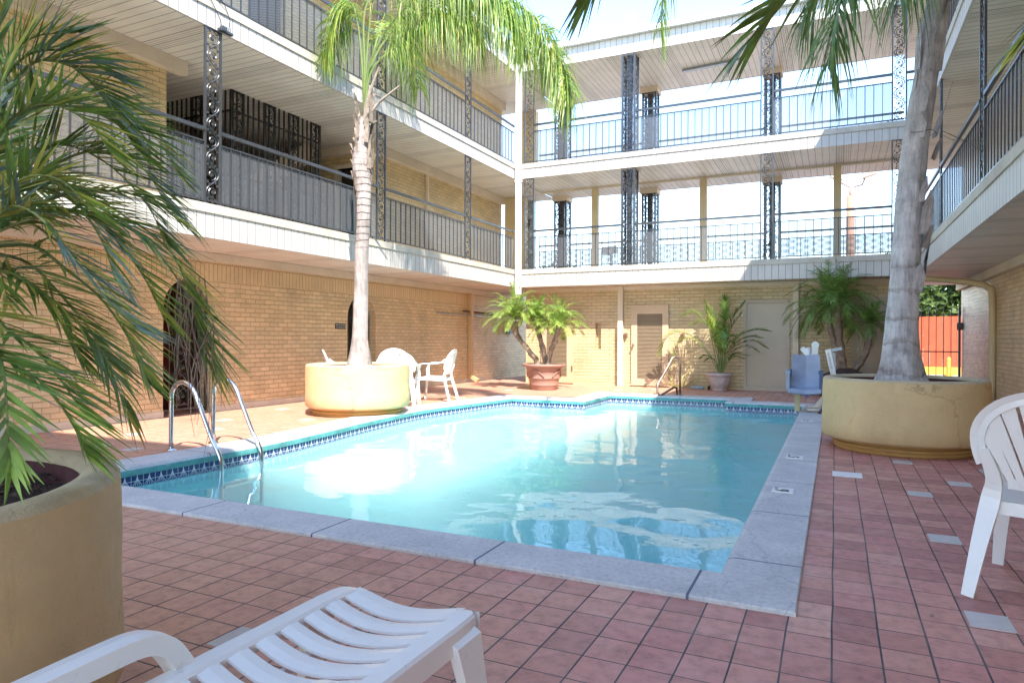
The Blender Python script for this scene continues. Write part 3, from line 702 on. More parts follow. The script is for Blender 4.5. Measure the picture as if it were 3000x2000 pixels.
# front wall with the niche left open
b.box(XA, -5.668, Yb, Yb+.25, 0, Z2b); b.box(-5.51, XB, Yb, Yb+.25, 0, Z2b); b.box(-5.668, -5.51, Yb, Yb+.25, 0, .94); b.box(-5.668, -5.51, Yb, Yb+.25, 1.62, Z2b); b.box(-5.668, -5.51, Yb+.14, Yb+.25, .94, 1.62)
b.box(XA, XA+.25, Yb+.25, YE, 0, Z2b); b.box(XB-.25, XB, Yb+.25, YE, 0, Z2b); b.box(XA, XB, YE-.25, YE, 0, Z2b-.01)
b.build('ground_wall', C_BRICK, BW)
def louver_door(x0, x1, ztop, name='louvered_door', hinge=True):
    fw = .15 if (x1-x0) > .85 else .12
    f = MB(); y = Yb - .06
    f.box(x0, x0+fw, y, Yb+.05, .07, ztop); f.box(x1-fw, x1, y, Yb+.05, .07, ztop); f.box(x0+fw, x1-fw, y, Yb+.05, ztop-fw*1.5, ztop); f.box(x0+fw, x1-fw, y, Yb+.05, .07, .2)
    f.box(x0-.03, x1+.03, y-.012, Yb+.02, .03, .066)
    o = f.build(name, DOOR, BW)
    l = MB(); z = .21
    while z < ztop - fw*1.5 - .02:
        l.add([(x0+fw, y+.012, z), (x1-fw, y+.012, z), (x1-fw, y+.038, z+.034), (x0+fw, y+.038, z+.034)], [(0,1,2,3)])
        l.add([(x0+fw, y+.004, z), (x1-fw, y+.004, z), (x1-fw, y+.004, z+.008), (x0+fw, y+.004, z+.008)], [(0,1,2,3)]); z += .034
    l.build('louvre_slats', LOUV, o)
    if hinge:
        h = MB(); h.tube([(x0+.06, y-.005, 1.05), (x0+.06, y-.05, 1.05)], .022, 10); h.tube([(x0+.06, y-.05, 1.05), (x0+.06, y-.075, 1.05)], .033, 10); h.build('handle', BRONZE, o)
        h = MB()
        for z in (.35, 1.75): h = MB(); h.box(x1-.012, x1+.02, y-.02, y, z, z+.14); h.build('hinge', BRONZE, o)
    return o
louver_door(-4.69, -3.75, 2.06); louver_door(-7.17, -6.29, 1.90)
def flat_door(x0, x1, zt, name='flush_door', frame=.075):
    f = MB()
    f.box(x0-frame, x0, Yb-.035, Yb+.03, 0, zt+frame); f.box(x1, x1+frame, Yb-.035, Yb+.03, 0, zt+frame); f.box(x0, x1, Yb-.035, Yb+.03, zt, zt+frame)
    f.box(x0-frame+.02, x0-.02, Yb-.05, Yb-.034, 0, zt+frame-.02); f.box(x1+.02, x1+frame-.02, Yb-.05, Yb-.034, 0, zt+frame-.02); f.box(x0-frame+.02, x1+frame-.02, Yb-.05, Yb-.034, zt+.02, zt+frame-.02)
    f.box(x0-frame, x1+frame, Yb-.06, Yb+.02, 0, .10); o = f.build('door_frame', DOOR2, BW)
    d = MB(); d.box(x0+.006, x1-.006, Yb-.012, Yb+.02, .105, zt-.006); dd = d.build('door_leaf', DOOR2, o)
    d = MB(); d.tube([(x0+.07, Yb-.012, 1.02), (x0+.07, Yb-.06, 1.02)], .02, 10); d.tube([(x0+.07, Yb-.055, 1.02), (x0+.07, Yb-.08, 1.02)], .032, 10); d.build('knob', BRONZE, o)
flat_door(-1.90, -1.02, 2.06); flat_door(.39, 1.36, 2.08)
b = MB(); b.box(-5.03, -4.90, Yb-.13, Yb-.002, 0, Z2b); b.build('pilaster', TRIM, BW)
b = MB(); b.box(-.885, -.765, Yb-.10, Yb-.002, 0, Z2b); b.build('pilaster', TRIM, BW)
b = MB(); b.box(XA, XB, Yb-.07, Yb-.001, Z2b-.1, Z2b-.002); b.build('moulding', TRIM, BW)
for x in (-4.86, -3.42):
    l = MB(); l.box(x-.02, x+.06, Yb-.03, Yb-.001, 1.26, 1.36); l.obox((x+.02, Yb-.07, 1.30), (.04,0,0), (0,.035,.02), (0,-.02,.04)); l.build('wall_spotlight', BRONZE, BW)
def mkB(m, d0, d1, z0, z1): m.box(XA + .004, XB - .004, Yf + d0, min(Yf + d1, YE + .012), z0, z1)
for zb, zt, top in ((Z2b, Z2t, 0), (Z3b, Z3t, 0), (Zrb, Zrt, 1)):
    slab_set(BW, mkB, zb, zt, top)
    f = MB(); f.box(XA, XB, YE - .05, YE - .008, zb, zt - .13); f.build('rear_fascia', FASCIA, BW)
    s = MB(); s.box(XA, XB, Yf + .05, YE - .05, zb + .004, zb + .02); s.build('soffit', SOF_U, BW)
g = MB(); g.bar((XA+.1, Yf-.055, Zrt-.03), (XB-.05, Yf-.055, Zrt-.03), .12, .13); g.build('gutter', GUTTER, BW)
s = MB(); s.box(XA, XB, 18.05, 18.13, Z3b-.05, Z3b+.004); s.build('soffit_batten', TRIM, BW)
for x in (-6.03, -3.10, .03):
    s = MB(); s.box(x-.085, x+.085, 18.02, 18.17, Z2t, Z3b-.05); s.build('gallery_post', YPOST, BW)
for fl_, (zz, zt) in enumerate(((Z2t, Z3b), (Z3t, Zrb))):
    iron_column(BW, (-7.42, Yf + .03), (1, 0), zz, zt, .28)
    iron_column(BW, (-4.771, Yf + .03), (1, 0), zz, zt - .03, .31, boxed=True)
    iron_column(BW, (-1.555, Yf + .03), (1, 0), zz, zt, .28); iron_column(BW, (1.05, Yf + .03), (1, 0), zz, zt, .28)
    c = MB(); c.box(-4.83, -4.40, Yf + .06, Yf + .42, zt - .03, zt + .002); c.build('capital', TRIM, BW)
    for x in (-7.54, -4.90, -1.68):
        wd = .36
        iron_column(BW, (x, YE - .45), (1, 0), zz, zt - .14, wd, boxed=True)
        c = MB(); c.box(x - .06, x + wd + .06, YE - .5, YE - .045, zt - .14, zt + .002); c.build('capital', TRIM, BW)
    xs = [-7.14, -4.771, -4.461, -1.555, -1.275, 1.05, 1.33, 1.5]
    for i in range(0, 6, 2): railing(BW, (xs[i], Yf + .03), (xs[i+1], Yf + .03), zz)
    railing(BW, (xs[6], Yf+.03), (xs[7], Yf+.03), zz)
    xs = [-8.2, -7.54, -7.18, -4.90, -4.54, -1.68, -1.32, 1.5]
    for i in range(0, 8, 2): railing(BW, (xs[i+1], YE - .08), (xs[i], YE - .08), zz)
b = MB(); b.bar((-3.62, 18.0, Zrb-.03), (-2.10, 17.85, Zrb-.03), .14, .06); b.build('strip_light', GREYM, BW)
b = MB(); b.lathe((-5.13, 18.4, 8.6), [(.001, 0), (.11, 0), (.11, 1.05), (.15, 1.08), (.15, 1.22), (.13, 1.24), (.13, 1.36), (.16, 1.38), (.16, 1.5), (.10, 1.56), (.001, 1.58)], 20); b.build('roof_vent', WHITEM, BW)

# ---------------------------------------------------------------- right wing
RW = thing('motel_wing', 'brick wing along the right edge, pale soffits and a bent drain pipe over the walkway', 'building', (Xr, 8, 0), 'wings of the motel')
b = MB(); b.box(Xr, Xr+.3, YN, 16.0, 0, Z2b); b.box(Xr, Xr+.3, YN, 19.3, Z2t, Z3b); b.box(Xr, Xr+.3, YN, 19.3, Z3t, Zrb); b.box(7, 7.2, YN, 19.3, 0, Zrb); b.build('yellow_wall', Y_BRICK, RW)
b = MB(); b.box(Xr, Xr+.3, 16.0, 19.35, 0, Z2b); b.box(Xr+.3, 7, 19.1, 19.35, 0, Z2b); b.build('bare_brick_wall', R_BRICK, RW)
b = MB(); b.box(Xr-.12, Xr-.002, YN, 19.3, Z2b-.16, Z2b-.002); b.build('moulding', TRIM, RW)
def mkR(m, d0, d1, z0, z1): m.box(Xrf + d0, Xrf + d1, YN, 19.6, z0, z1)
for zb, zt, top in ((Z2b, Z2t, 0), (Z3b, Z3t, 0), (Zrb, Zrt, 1)):
    slab_set(RW, mkR, zb, zt, top)
    s = MB(); s.box(Xrf + .05, Xrf + 5.2, YN, 19.6, zb + .004, zb + .02); s.build('soffit', SOF_V, RW)
    f = MB(); f.box(Xrf+.05, 6.6, 19.55, 19.592, zb, zt-.13); f.build('rear_fascia', FASCIA, RW)
g = MB(); g.bar((Xrf-.05, YN, Zrt-.03), (Xrf-.05, Yf-.05, Zrt-.03), .12, .13); g.build('gutter', GUTTER, RW)
Rc = [(2.4, 2.68), (5.9, 6.18), (9.30, 9.58), (12.85, 13.0)]
for zz, zt in ((Z2t, Z3b), (Z3t, Zrb)):
    for y0, y1 in Rc: iron_column(RW, (Xrf + .03, y0), (0, 1), zz, zt, y1 - y0)
    ends = [YN] + [v for c in Rc for v in c] + [Yf - .05]
    for i in range(0, len(ends), 2): railing(RW, (Xrf + .03, ends[i+1]), (Xrf + .03, ends[i]), zz)
p = catmull([(1.62, 16.25, 2.47), (2.0, 15.95, 2.40), (2.42, 15.62, 2.30), (2.60, 15.48, 2.20), (2.66, 15.44, 1.95), (2.66, 15.44, .1)], 40)
b = MB(); b.tube(p, .06, 10); b.build('drain_pipe', YPOST, RW, smooth=True)

# ---------------------------------------------------------------- unseen wing behind the viewpoint, shaped to shade the foreground and pass light beneath
SW = thing('motel_wing', 'unseen wing behind the viewpoint shading the near pool, lower floors left out to admit light', 'building', (-3, YS-1.4, 0), 'wings of the motel')
XS = -4.6
for x in (XS+.1, -1.6, 1.2):
    b = MB(); b.box(x, x+.2, YS-2.8, YS-2.6, 0, Z3b); b.build('tall_post', YPOST, SW)
b = MB(); b.box(XS, Xrf, YS-1.4, YS-1.6, Z3t, Zrb); b.build('upper_wall', Y_BRICK_UP, SW)
def mkS(m, d0, d1, z0, z1): m.box(XS, Xrf - .02, YS - d0, YS - min(d1, 3), z0, z1)
for zb, zt, top in ((Z3b, Z3t, 0), (Zrb, Zrt + .25, 1)):
    slab_set(SW, mkS, zb, zt, top)
    s = MB(); s.box(XS+.03, Xrf-.03, YS - .05, YS - 3, zb + .004, zb + .02); s.build('soffit', SOF_U, SW)
railing(SW, (XS+.05, YS-.03), (Xrf-.1, YS-.03), Z3t)

# ================================================================== PLANTERS
def planter(cx, cy, label, name='round_planter', rr=.82, h=.79, seed=0):
    t = thing(name, label, 'planter', (cx, cy, 0), 'round stucco planters')
    b = MB(); b.lathe((cx, cy, 0), [(rr-.13, .12), (rr-.02, .12), (rr+.005, .15), (rr+.004, .3), (rr, .45), (rr+.004, .6), (rr-.002, h-.07), (rr-.006, h-.02)], 72, jit=.010, seed=seed)
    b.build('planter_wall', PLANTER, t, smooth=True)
    b = MB(); b.lathe((cx, cy, 0), [(rr-.006, h-.02), (rr-.02, h), (rr-.07, h+.006), (rr-.11, h-.004), (rr-.12, h-.03)], 72, jit=.010, seed=seed); b.build('rim', PLANTER_T, t, smooth=True)
    b = MB(); b.lathe((cx, cy, 0), [(rr-.12, h-.03), (rr-.125, h-.16), (rr-.14, h-.3)], 60); b.build('liner', INNER, t, smooth=True)
    b = MB()
    for i, (z0, z1, q) in enumerate(((0, .04, .115), (.04, .08, .108), (.08, .12, .118))):
        b.lathe((cx, cy, 0), [(rr-q-.01, z0), (rr-q, z0+.006), (rr-q, z1-.006), (rr-q-.01, z1)], 64, jit=.008, seed=seed+1)
    b.build('plinth', PLINTH, t, smooth=True)
    rg = random.Random(seed+5); b = MB(); sz = h - .10; n = 40; rings = 9; vs = [(cx, cy, sz+.06)]; fs = []
    for j in range(1, rings+1):
        for k in range(n):
            a = 2*math.pi*k/n; r = (rr-.12)*j/rings
            vs.append((cx + r*math.cos(a), cy + r*math.sin(a), sz + .07*(1 - j/rings) + .035*mnoise.noise(V((r*6*math.cos(a), r*6*math.sin(a), seed)))))
    for k in range(n): fs.append((0, 1+k, 1+(k+1)%n))
    for j in range(rings-1):
        for k in range(n): fs.append((1+j*n+k, 1+(j+1)*n+k, 1+(j+1)*n+(k+1)%n, 1+j*n+(k+1)%n))
    b.add(vs, fs)
    for i in range(420):      # mulch chips
        a = rg.random()*6.28; r = (rr-.14)*math.sqrt(rg.random()); q = rg.random()*3.14; l = rg.uniform(.008, .03)
        c = V((cx + r*math.cos(a), cy + r*math.sin(a), sz + .07*(1 - r/rr) + .02))
        b.obox(c, V((math.cos(q), math.sin(q), rg.uniform(-.5,.5)))*l, V((-math.sin(q), math.cos(q), 0))*l*.3, V((0,0,.003)))
    b.build('soil', SOIL, t); return t
planter(.685, 8.81, 'ochre round planter right of the pool with the leaning grey palm trunk', seed=1)
planter(-6.96, 8.90, 'sunlit cream round planter left of the pool with the tall palm', seed=2)
planter(-2.60, .82, 'large round planter in the near left corner, dark red inside its rim', seed=3)

# ================================================================== PALMS
def frond(b, P, L, wd, n, rng, sweep=(75, 30), grav=.25, rach=.012, mats=(0, 0, 1), t0=.14, plume=0.0, vee=.25, stem_mi=3, prof=None, segs=4, curl=0.0, dry_tip=0.0, side=None):
    C = catmull(P, n); N_ = len(C)
    b.tube(C[::2] if N_ > 12 else C, [rach*(1 - .85*i/max(1, len(C[::2] if N_ > 12 else C)-1)) for i in range(len(C[::2] if N_ > 12 else C))], 5, False, stem_mi)
    for i in range(N_):
        t = i / (N_-1)
        if t < t0: continue
        T = (C[min(N_-1, i+1)] - C[max(0, i-1)]).normalized()
        S = T.cross(V((0,0,1)));  S = S.normalized() if S.length > .05 else V((1,0,0))
        if side is not None: S = V(side)
        U = S.cross(T).normalized(); tt = (t - t0)/(1 - t0)
        k = (prof(tt) if prof else (.45 + .55*math.sin(math.pi*min(1, tt*.8+.15))) )
        ang = R(sweep[0] + (sweep[1]-sweep[0])*tt)
        for sg in (-1, 1):
            a = ang + R(rng.uniform(-9, 9)); up = vee + rng.uniform(-1, 1)*plume
            D = (S*sg*math.sin(a) + T*math.cos(a) + U*up).normalized(); l = L*k*rng.uniform(.82, 1.08); g_ = grav*rng.uniform(.7, 1.35)
            p0 = C[i] + T*rng.uniform(-.5, .5)*(C[min(N_-1,i+1)]-C[i]).length
            W = (T - D*T.dot(D)); W = W.normalized() if W.length > .05 else U
            W = (W*math.cos(.4) + D.cross(W)*sg*math.sin(rng.uniform(.1,.8))).normalized()
            A, B = [], []
            for q in range(segs+1):
                f = q/segs; p = p0 + D*l*f*(1 - g_*.35*f) + V((0,0,-1))*l*g_*f*f + U*curl*l*math.sin(math.pi*f)*.3
                ww = wd*(.55 + .45*math.sin(math.pi*min(1, f*1.1+.12))) * (1 - f**3) * .5 + .0006
                A.append(p + W*ww); B.append(p - W*ww)
            mi = rng.choice(mats)
            if dry_tip and rng.random() < dry_tip:
                b.strip(A[:-1], B[:-1], mi); b.strip(A[-2:], B[-2:], 4)
            else: b.strip(A, B, mi)
def arch(c, az, el, ln, droop, rise=None):
    """control points of a frond leaving c at azimuth az / elevation el that bends down by droop"""
    P = [V(c)]; d = V((math.cos(az)*math.cos(el), math.sin(az)*math.cos(el), math.sin(el))); p = V(c); st = ln/6
    for i in range(6):
        p = p + d*st; P.append(p.copy()); d = (d + V((0,0,-1))*droop*(i+1)/6*.55).normalized()
    return P
def crown(b, c, k, ln, L, wd, rng, el=(75, -20), droop=.8, n=26, mats=(0,0,1), grav=.3, rach=.008, plume=.1, segs=3, sweep=(70, 30), az0=0):
    for i in range(k):
        f = i/max(1, k-1); az = az0 + i*2.39996 + rng.uniform(-.2, .2); e = R(el[0] + (el[1]-el[0])*f + rng.uniform(-8, 8))
        frond(b, arch(c, az, e, ln*rng.uniform(.85, 1.1), droop*rng.uniform(.8, 1.2)), L, wd, n, rng, sweep, grav, rach, mats, plume=plume, segs=segs)
LEAVES = [L_MID, L_LIGHT, L_DARK, STEM, L_DRY, L_YEL, L_BLUE]
def palm_trunk(parent, P, rad, mat, rings=60, n=22, amp=.04, band=0.02, name='trunk', seed=0, flare=None):
    C = catmull(P, rings); vs = []; fs = []
    for i, c in enumerate(C):
        t = i/rings; r = rad(t)
        for k in range(n):
            a = 2*math.pi*k/n; q = r*(1 + amp*2.0*mnoise.noise(V((math.cos(a)*1.6+seed, math.sin(a)*1.6, t*9))) + band*math.sin(t*rings*.9 + 2*mnoise.noise(V((a, t*5, seed)))))
            vs.append((c.x + q*math.cos(a), c.y + q*math.sin(a), c.z))
    for i in range(rings):
        for k in range(n): fs.append((i*n+k, i*n+(k+1)%n, (i+1)*n+(k+1)%n, (i+1)*n+k))
    b = MB(); b.add(vs, fs); return b.build(name, mat, parent, smooth=True)

# tall palm in the left planter
T1 = thing('palm_tree', 'tall slender palm in the sunlit left planter, one long frond arching right', 'palm tree', (-6.96, 8.9, .72))
palm_trunk(T1, [(-6.94,8.9,.70), (-6.92,8.9,1.6), (-6.90,8.9,2.6), (-6.86,8.9,3.4), (-6.92,8.9,4.1), (-6.86,8.92,4.75)],
           lambda t: .100 + .085*math.exp(-(t/.075)**2) + .035*math.exp(-t*4) + .040*math.exp(-((t-.74)/.13)**2), BARK_T1, 110, seed=3, band=.004, amp=.06)
b = MB(); rng = random.Random(11)     # torn leaf bases round the top of the trunk
for i in range(46):
    a = rng.random()*6.28; z = rng.uniform(3.3, 4.85); r = .125 + .03*rng.random(); cx, cy = -6.88, 8.91; l = rng.uniform(.15, .42)
    p = V((cx + r*math.cos(a), cy + r*math.sin(a), z)); o_ = V((math.cos(a), math.sin(a), 0)); tg = V((-math.sin(a), math.cos(a), 0)); wq = rng.uniform(.025, .05)
    A = [p + tg*wq, p + tg*wq*.8 + o_*.02 + V((0,0,l*.6)), p + tg*wq*.25 + o_*rng.uniform(.02,.09) + V((0,0,l))]
    B = [p - tg*wq, p - tg*wq*.8 + o_*.02 + V((0,0,l*.6)), p - tg*wq*.25 + o_*.05 + V((0,0,l))]
    b.strip(A, B); b.strip([q - o_*.012 for q in B], [q - o_*.012 for q in A])
b.tube([(-6.84,8.9,4.7), (-6.6,8.95,4.98), (-6.28,9.05,5.22)], [.035,.025,.015], 6); b.tube([(-6.86,8.92,4.7), (-6.78,8.93,5.15), (-6.63,8.98,5.55)], [.035,.026,.014], 6)
b.build('leaf_bases', BOOT, T1)
b = MB(); c = (-6.86, 8.92, 4.75); rng = random.Random(21)
m1 = (0, 0, 1, 1, 1, 5)
kw = dict(grav=.95, plume=.8, rach=.022, mats=m1, vee=.15, sweep=(78, 45))
frond(b, [c, (-6.86,8.9,5.6), (-6.84,8.9,6.5), (-6.5,9.1,7.1), (-5.7,9.45,7.15), (-4.9,9.7,6.72), (-4.2,9.85,6.15), (-3.83,9.9,5.45), (-3.72,9.9,5.0)], .95, .020, 400, rng, t0=.36, **kw)
frond(b, [c, (-6.80,9.0,5.6), (-6.5,9.3,6.3), (-5.9,9.7,6.75), (-5.1,10.1,6.7), (-4.5,10.3,6.2), (-4.15,10.4,5.6)], .85, .019, 340, rng, t0=.30, **kw)
frond(b, [c, (-6.9,8.9,5.5), (-6.97,8.85,6.3), (-7.1,8.8,6.6), (-7.3,8.75,6.4), (-7.42,8.7,6.05), (-7.48,8.65,5.75)], .65, .018, 230, rng, t0=.34, **kw)
frond(b, [c, (-6.9,9.1,5.6), (-7.0,9.5,6.4), (-7.2,10.1,6.8), (-7.3,10.8,6.6), (-7.4,11.3,6.1)], .8, .019, 180, rng, t0=.36, **kw)
frond(b, [c, (-6.75,8.9,5.6), (-6.3,9.0,6.3), (-5.6,9.2,6.75), (-4.9,9.3,6.6), (-4.45,9.35,6.1), (-4.25,9.35,5.6)], .85, .019, 300, rng, t0=.3, **kw)
frond(b, [c, (-6.85,8.95,5.8), (-6.8,9.1,6.9), (-6.6,9.3,7.9), (-6.2,9.5,8.5)], .8, .02, 60, rng, t0=.4, **kw)
frond(b, [c, (-6.75,8.95,5.5), (-6.3,9.2,6.0), (-5.8,9.3,6.3), (-5.3,9.4,6.2), (-5.0,9.4,5.9)], .8, .019, 280, rng, t0=.3, **kw)
b.build('crown', LEAVES, T1, uv=False)

# grey palm leaning in the right planter
T2 = thing('palm_tree', 'thick grey palm trunk leaning right in the ochre planter, strapped with thin wire', 'palm tree', (.685, 8.81, .7))
palm_trunk(T2, [(.66,8.81,.68), (.67,8.81,1.3), (.72,8.81,2.3), (.80,8.81,3.4), (.93,8.81,4.3), (1.0,8.81,5.0), (1.05,8.81,5.6)],
           lambda t: .106 + .175*math.exp(-t*6.5) + .018*math.sin(min(1, t*1.3)*math.pi) , BARK_T2, 110, 26, amp=.07, band=.012, seed=8)
b = MB(); rng = random.Random(5)
for i in range(22):
    a = R(rng.uniform(170, 380)); z = rng.uniform(1.7, 5.0); t = (z-.68)/4.92; cx = .66 + .36*t; r = .128 + .006*rng.random(); l = rng.uniform(.2, .6); wq = rng.uniform(.03, .08)
    o_ = V((math.cos(a), math.sin(a), 0)); tg = V((-math.sin(a), math.cos(a), 0)); p = V((cx, 8.81, z)) + o_*r
    A = [p + tg*wq, p + tg*wq + o_*.015 + V((.03,0,l*.6)), p + tg*wq*.1 + o_*.03 + V((.05,0,l))]; B = [p - tg*wq, p - tg*wq*.9 + o_*.015 + V((.03,0,l*.6)), p - tg*wq*.1 + o_*.03 + V((.05,0,l))]
    b.strip(A, B); b.strip([q - o_*.012 for q in B], [q - o_*.012 for q in A])
b.build('bark_flaps', BARK_T2, T2)
b = MB(); C = [(.845 + (.150)*math.cos(a*math.pi/12), 8.81 + (.150)*math.sin(a*math.pi/12), 3.50 + .01*math.sin(a)) for a in range(25)]; b.tube(C, .004, 4)
b.tube([(1.04,8.85,3.5), (1.2,9.4,3.56), (1.5,10.2,3.7)], .004, 4); b.tube([(1.04,8.75,3.5), (1.3,9.0,3.42), (1.53,9.4,3.38)], .004, 4); b.tube([(1.03,8.8,3.5),(1.15,9.6,3.9),(1.50,11.5,4.9)], .004, 4); b.build('strap_wire', IRON, T2)
b = MB(); c = (1.0, 8.81, 5.3); rng = random.Random(31); kw = dict(grav=.75, plume=.5, rach=.02, mats=(2,2,0,2), vee=.1, sweep=(60, 25))
frond(b, [c, (.9,8.6,5.7), (.6,8.3,5.75), (.25,7.9,5.3), (.02,7.7,4.6), (-.08,7.6,4.0)], .85, .026, 110, rng, t0=.25, **kw)
frond(b, [c, (.95,8.5,5.6), (.85,8.1,5.5), (.68,7.7,5.0), (.55,7.5,4.5)], .75, .026, 90, rng, t0=.25, **kw)
frond(b, [c, (.8,8.9,5.8), (.4,8.9,5.9), (-.1,8.8,5.5), (-.35,8.8,5.0)], .85, .024, 90, rng, t0=.3, **kw)
frond(b, [c, (1.05,8.7,5.9), (1.1,8.5,6.5), (1.3,8.2,6.9)], .7, .024, 30, rng, t0=.3, **kw)
kw['mats'] = (0, 1, 0, 2); kw['grav'] = 1.0
frond(b, [c, (.6,8.9,6.4), (-.2,8.9,7.0), (-1.1,8.9,7.0), (-1.75,8.9,6.5), (-2.0,8.9,5.9), (-2.08,8.9,5.3)], .62, .018, 90, rng, t0=.3, **kw)
frond(b, [c, (1.3,9.1,5.9), (1.9,9.5,6.2), (2.6,9.8,5.9)], .7, .024, 40, rng, t0=.3, **kw)
frond(b, [c, (.9,9.3,6.0), (.7,10.0,6.5), (.5,10.8,6.3)], .7, .024, 40, rng, t0=.3, **kw)
b.build('crown', LEAVES, T2, uv=False)

# dense palm in the near left planter
T3 = thing('palm_tree', 'dense dark green palm spilling fronds over the near left planter', 'palm tree', (-2.6, 1.0, .7))
palm_trunk(T3, [(-2.60,.95,.66), (-2.64,1.1,1.0), (-2.68,1.25,1.5)], lambda t: .13, BARK_B, 24, 16, amp=.12, band=.08)
b = MB(); c = (-2.68, 1.28, 1.50); rng = random.Random(41)
kw = dict(sweep=(66, 16), grav=.07, rach=.009, t0=.18, vee=.3, plume=.06, dry_tip=.12)
D_, G_, Wx = (2,0,2,5), (0,1,2,5,1), (6,2,6,5)
for P, L_, w_, n_, mt in (
  ([c,(-2.61,1.31,1.80),(-2.57,1.33,1.97),(-2.57,1.38,2.17),(-2.54,1.45,2.27),(-2.51,1.58,2.33)], .26,.018,34,D_),
  ([c,(-2.70,1.38,1.62),(-2.65,1.40,2.00),(-2.61,1.47,2.19),(-2.54,1.56,2.21),(-2.54,1.68,2.16),(-2.51,1.74,2.06)], .27,.020,44,Wx),
  ([c,(-2.85,1.52,1.98),(-2.79,1.61,2.11),(-2.73,1.75,2.13),(-2.71,1.87,2.10),(-2.69,1.94,2.02)], .31,.024,44,D_),
  ([c,(-2.36,1.21,1.56),(-2.29,1.24,1.62),(-2.21,1.28,1.58),(-2.10,1.33,1.43),(-2.06,1.41,1.31),(-2.04,1.47,1.25)], .22,.017,46,Wx),
  ([c,(-3.05,1.55,1.75),(-3.21,1.80,1.86),(-3.06,1.93,1.86),(-2.90,2.06,1.75),(-2.77,2.17,1.61),(-2.73,2.25,1.39),(-2.69,2.27,1.15)], .30,.020,56,D_),
  ([c,(-3.1,1.65,1.85),(-3.37,1.95,1.90),(-3.15,2.10,1.82),(-2.99,2.23,1.66),(-2.89,2.34,1.45),(-2.78,2.39,1.22),(-2.76,2.40,1.05)], .34,.022,60,G_),
  ([c,(-2.67,1.50,1.55),(-2.54,1.56,1.46),(-2.47,1.65,1.35),(-2.43,1.73,1.20),(-2.37,1.75,1.06)], .27,.018,40,G_),
  ([c,(-2.25,1.15,1.32),(-2.19,1.17,1.24),(-2.12,1.21,1.18),(-2.10,1.27,1.09),(-2.09,1.33,0.99)], .24,.017,32,D_),
  ([c,(-2.2,1.05,1.3),(-1.93,0.97,1.21),(-1.89,0.99,1.18),(-1.82,0.97,1.11),(-1.75,0.94,1.00),(-1.70,0.92,0.92)], .17,.015,34,(0,0,1)),
  ([c,(-2.91,1.61,1.52),(-2.83,1.70,1.40),(-2.77,1.79,1.25),(-2.69,1.82,1.09)], .30,.019,36,G_),
  ([c,(-2.80,1.45,1.80),(-2.92,1.61,1.93),(-2.81,1.71,1.99),(-2.69,1.82,1.92),(-2.65,1.96,1.78),(-2.58,1.99,1.63)], .30,.020,44,D_),
  ([c,(-2.49,1.25,1.75),(-2.46,1.27,2.06),(-2.44,1.28,2.23),(-2.40,1.30,2.37)], .26,.018,30,D_),
  ([c,(-2.58,1.32,1.45),(-2.50,1.36,1.43),(-2.42,1.40,1.36),(-2.35,1.43,1.26),(-2.29,1.46,1.13)], .25,.017,36,(0,5,0,2)),
  ([c,(-2.9,1.5,1.95),(-3.35,1.84,2.20),(-3.23,1.96,2.32),(-3.06,2.09,2.29),(-2.97,2.25,2.17),(-2.88,2.29,2.01)], .30,.019,48,D_),
  ([c,(-2.3,1.1,1.35),(-2.02,1.03,1.21),(-1.96,1.06,1.15),(-1.88,1.10,1.09),(-1.87,1.16,0.99),(-1.88,1.21,0.89)], .22,.016,34,(0,2,1)),
  ([c,(-2.75,1.5,1.75),(-2.75,1.65,1.78),(-2.72,1.8,1.68),(-2.68,1.95,1.5),(-2.66,2.05,1.3)], .28,.018,44,G_),
  ([c,(-2.5,1.3,1.7),(-2.42,1.38,1.76),(-2.36,1.46,1.70),(-2.32,1.54,1.56),(-2.30,1.58,1.42)], .25,.018,42,Wx),
  ([c,(-2.9,1.5,1.7),(-3.05,1.75,1.68),(-3.0,1.95,1.5),(-2.95,2.05,1.3),(-2.92,2.1,1.12)], .28,.018,44,(2,0,5)),
  ([c,(-3.0,1.35,2.0),(-3.3,1.6,2.2),(-3.5,1.9,2.1),(-3.6,2.1,1.8)], .3,.02,40,D_),
  ([c,(-2.7,1.35,1.9),(-2.72,1.42,2.1),(-2.66,1.50,2.25),(-2.58,1.62,2.28),(-2.52,1.72,2.22)], .26,.018,36,(0,2,6)),
  ([c,(-2.55,1.3,1.8),(-2.52,1.36,1.95),(-2.46,1.44,2.02),(-2.40,1.54,1.98),(-2.36,1.62,1.86)], .25,.018,38,(0,5,2,0)),
  ([c,(-2.75,1.5,1.7),(-2.70,1.62,1.88),(-2.62,1.74,1.95),(-2.54,1.86,1.90),(-2.50,1.94,1.76)], .27,.018,40,(6,0,2)),
  ([c,(-2.5,1.25,1.6),(-2.35,1.3,1.72),(-2.25,1.36,1.72),(-2.2,1.44,1.62)], .22,.016,34,D_)):
    frond(b, P, L_*1.12, w_*.76, int(n_*1.15), rng, mats=mt, **kw)
for i in range(8):     # young upright spears and background fronds on the far side
    a = R(rng.uniform(100, 330)); frond(b, arch(c, a, R(rng.uniform(0, 70)), rng.uniform(.7, 1.1), .9), .28, .013, 32, rng, sweep=(60,18), grav=.12, rach=.008, t0=.2, mats=(2,0,0,5))
for i in range(4):     # extra inner fronds
    a = R(rng.uniform(-10, 100)); frond(b, arch(c, a, R(rng.uniform(-35, 55)), rng.uniform(.5, .85), 1.1), .24, .016, 26, rng, sweep=(60,16), grav=.35, rach=.008, t0=.2, mats=(2,0,2,5), plume=.15)
b.build('crown', LEAVES, T3, uv=False)
b = MB()                # brown strands hanging from old fronds
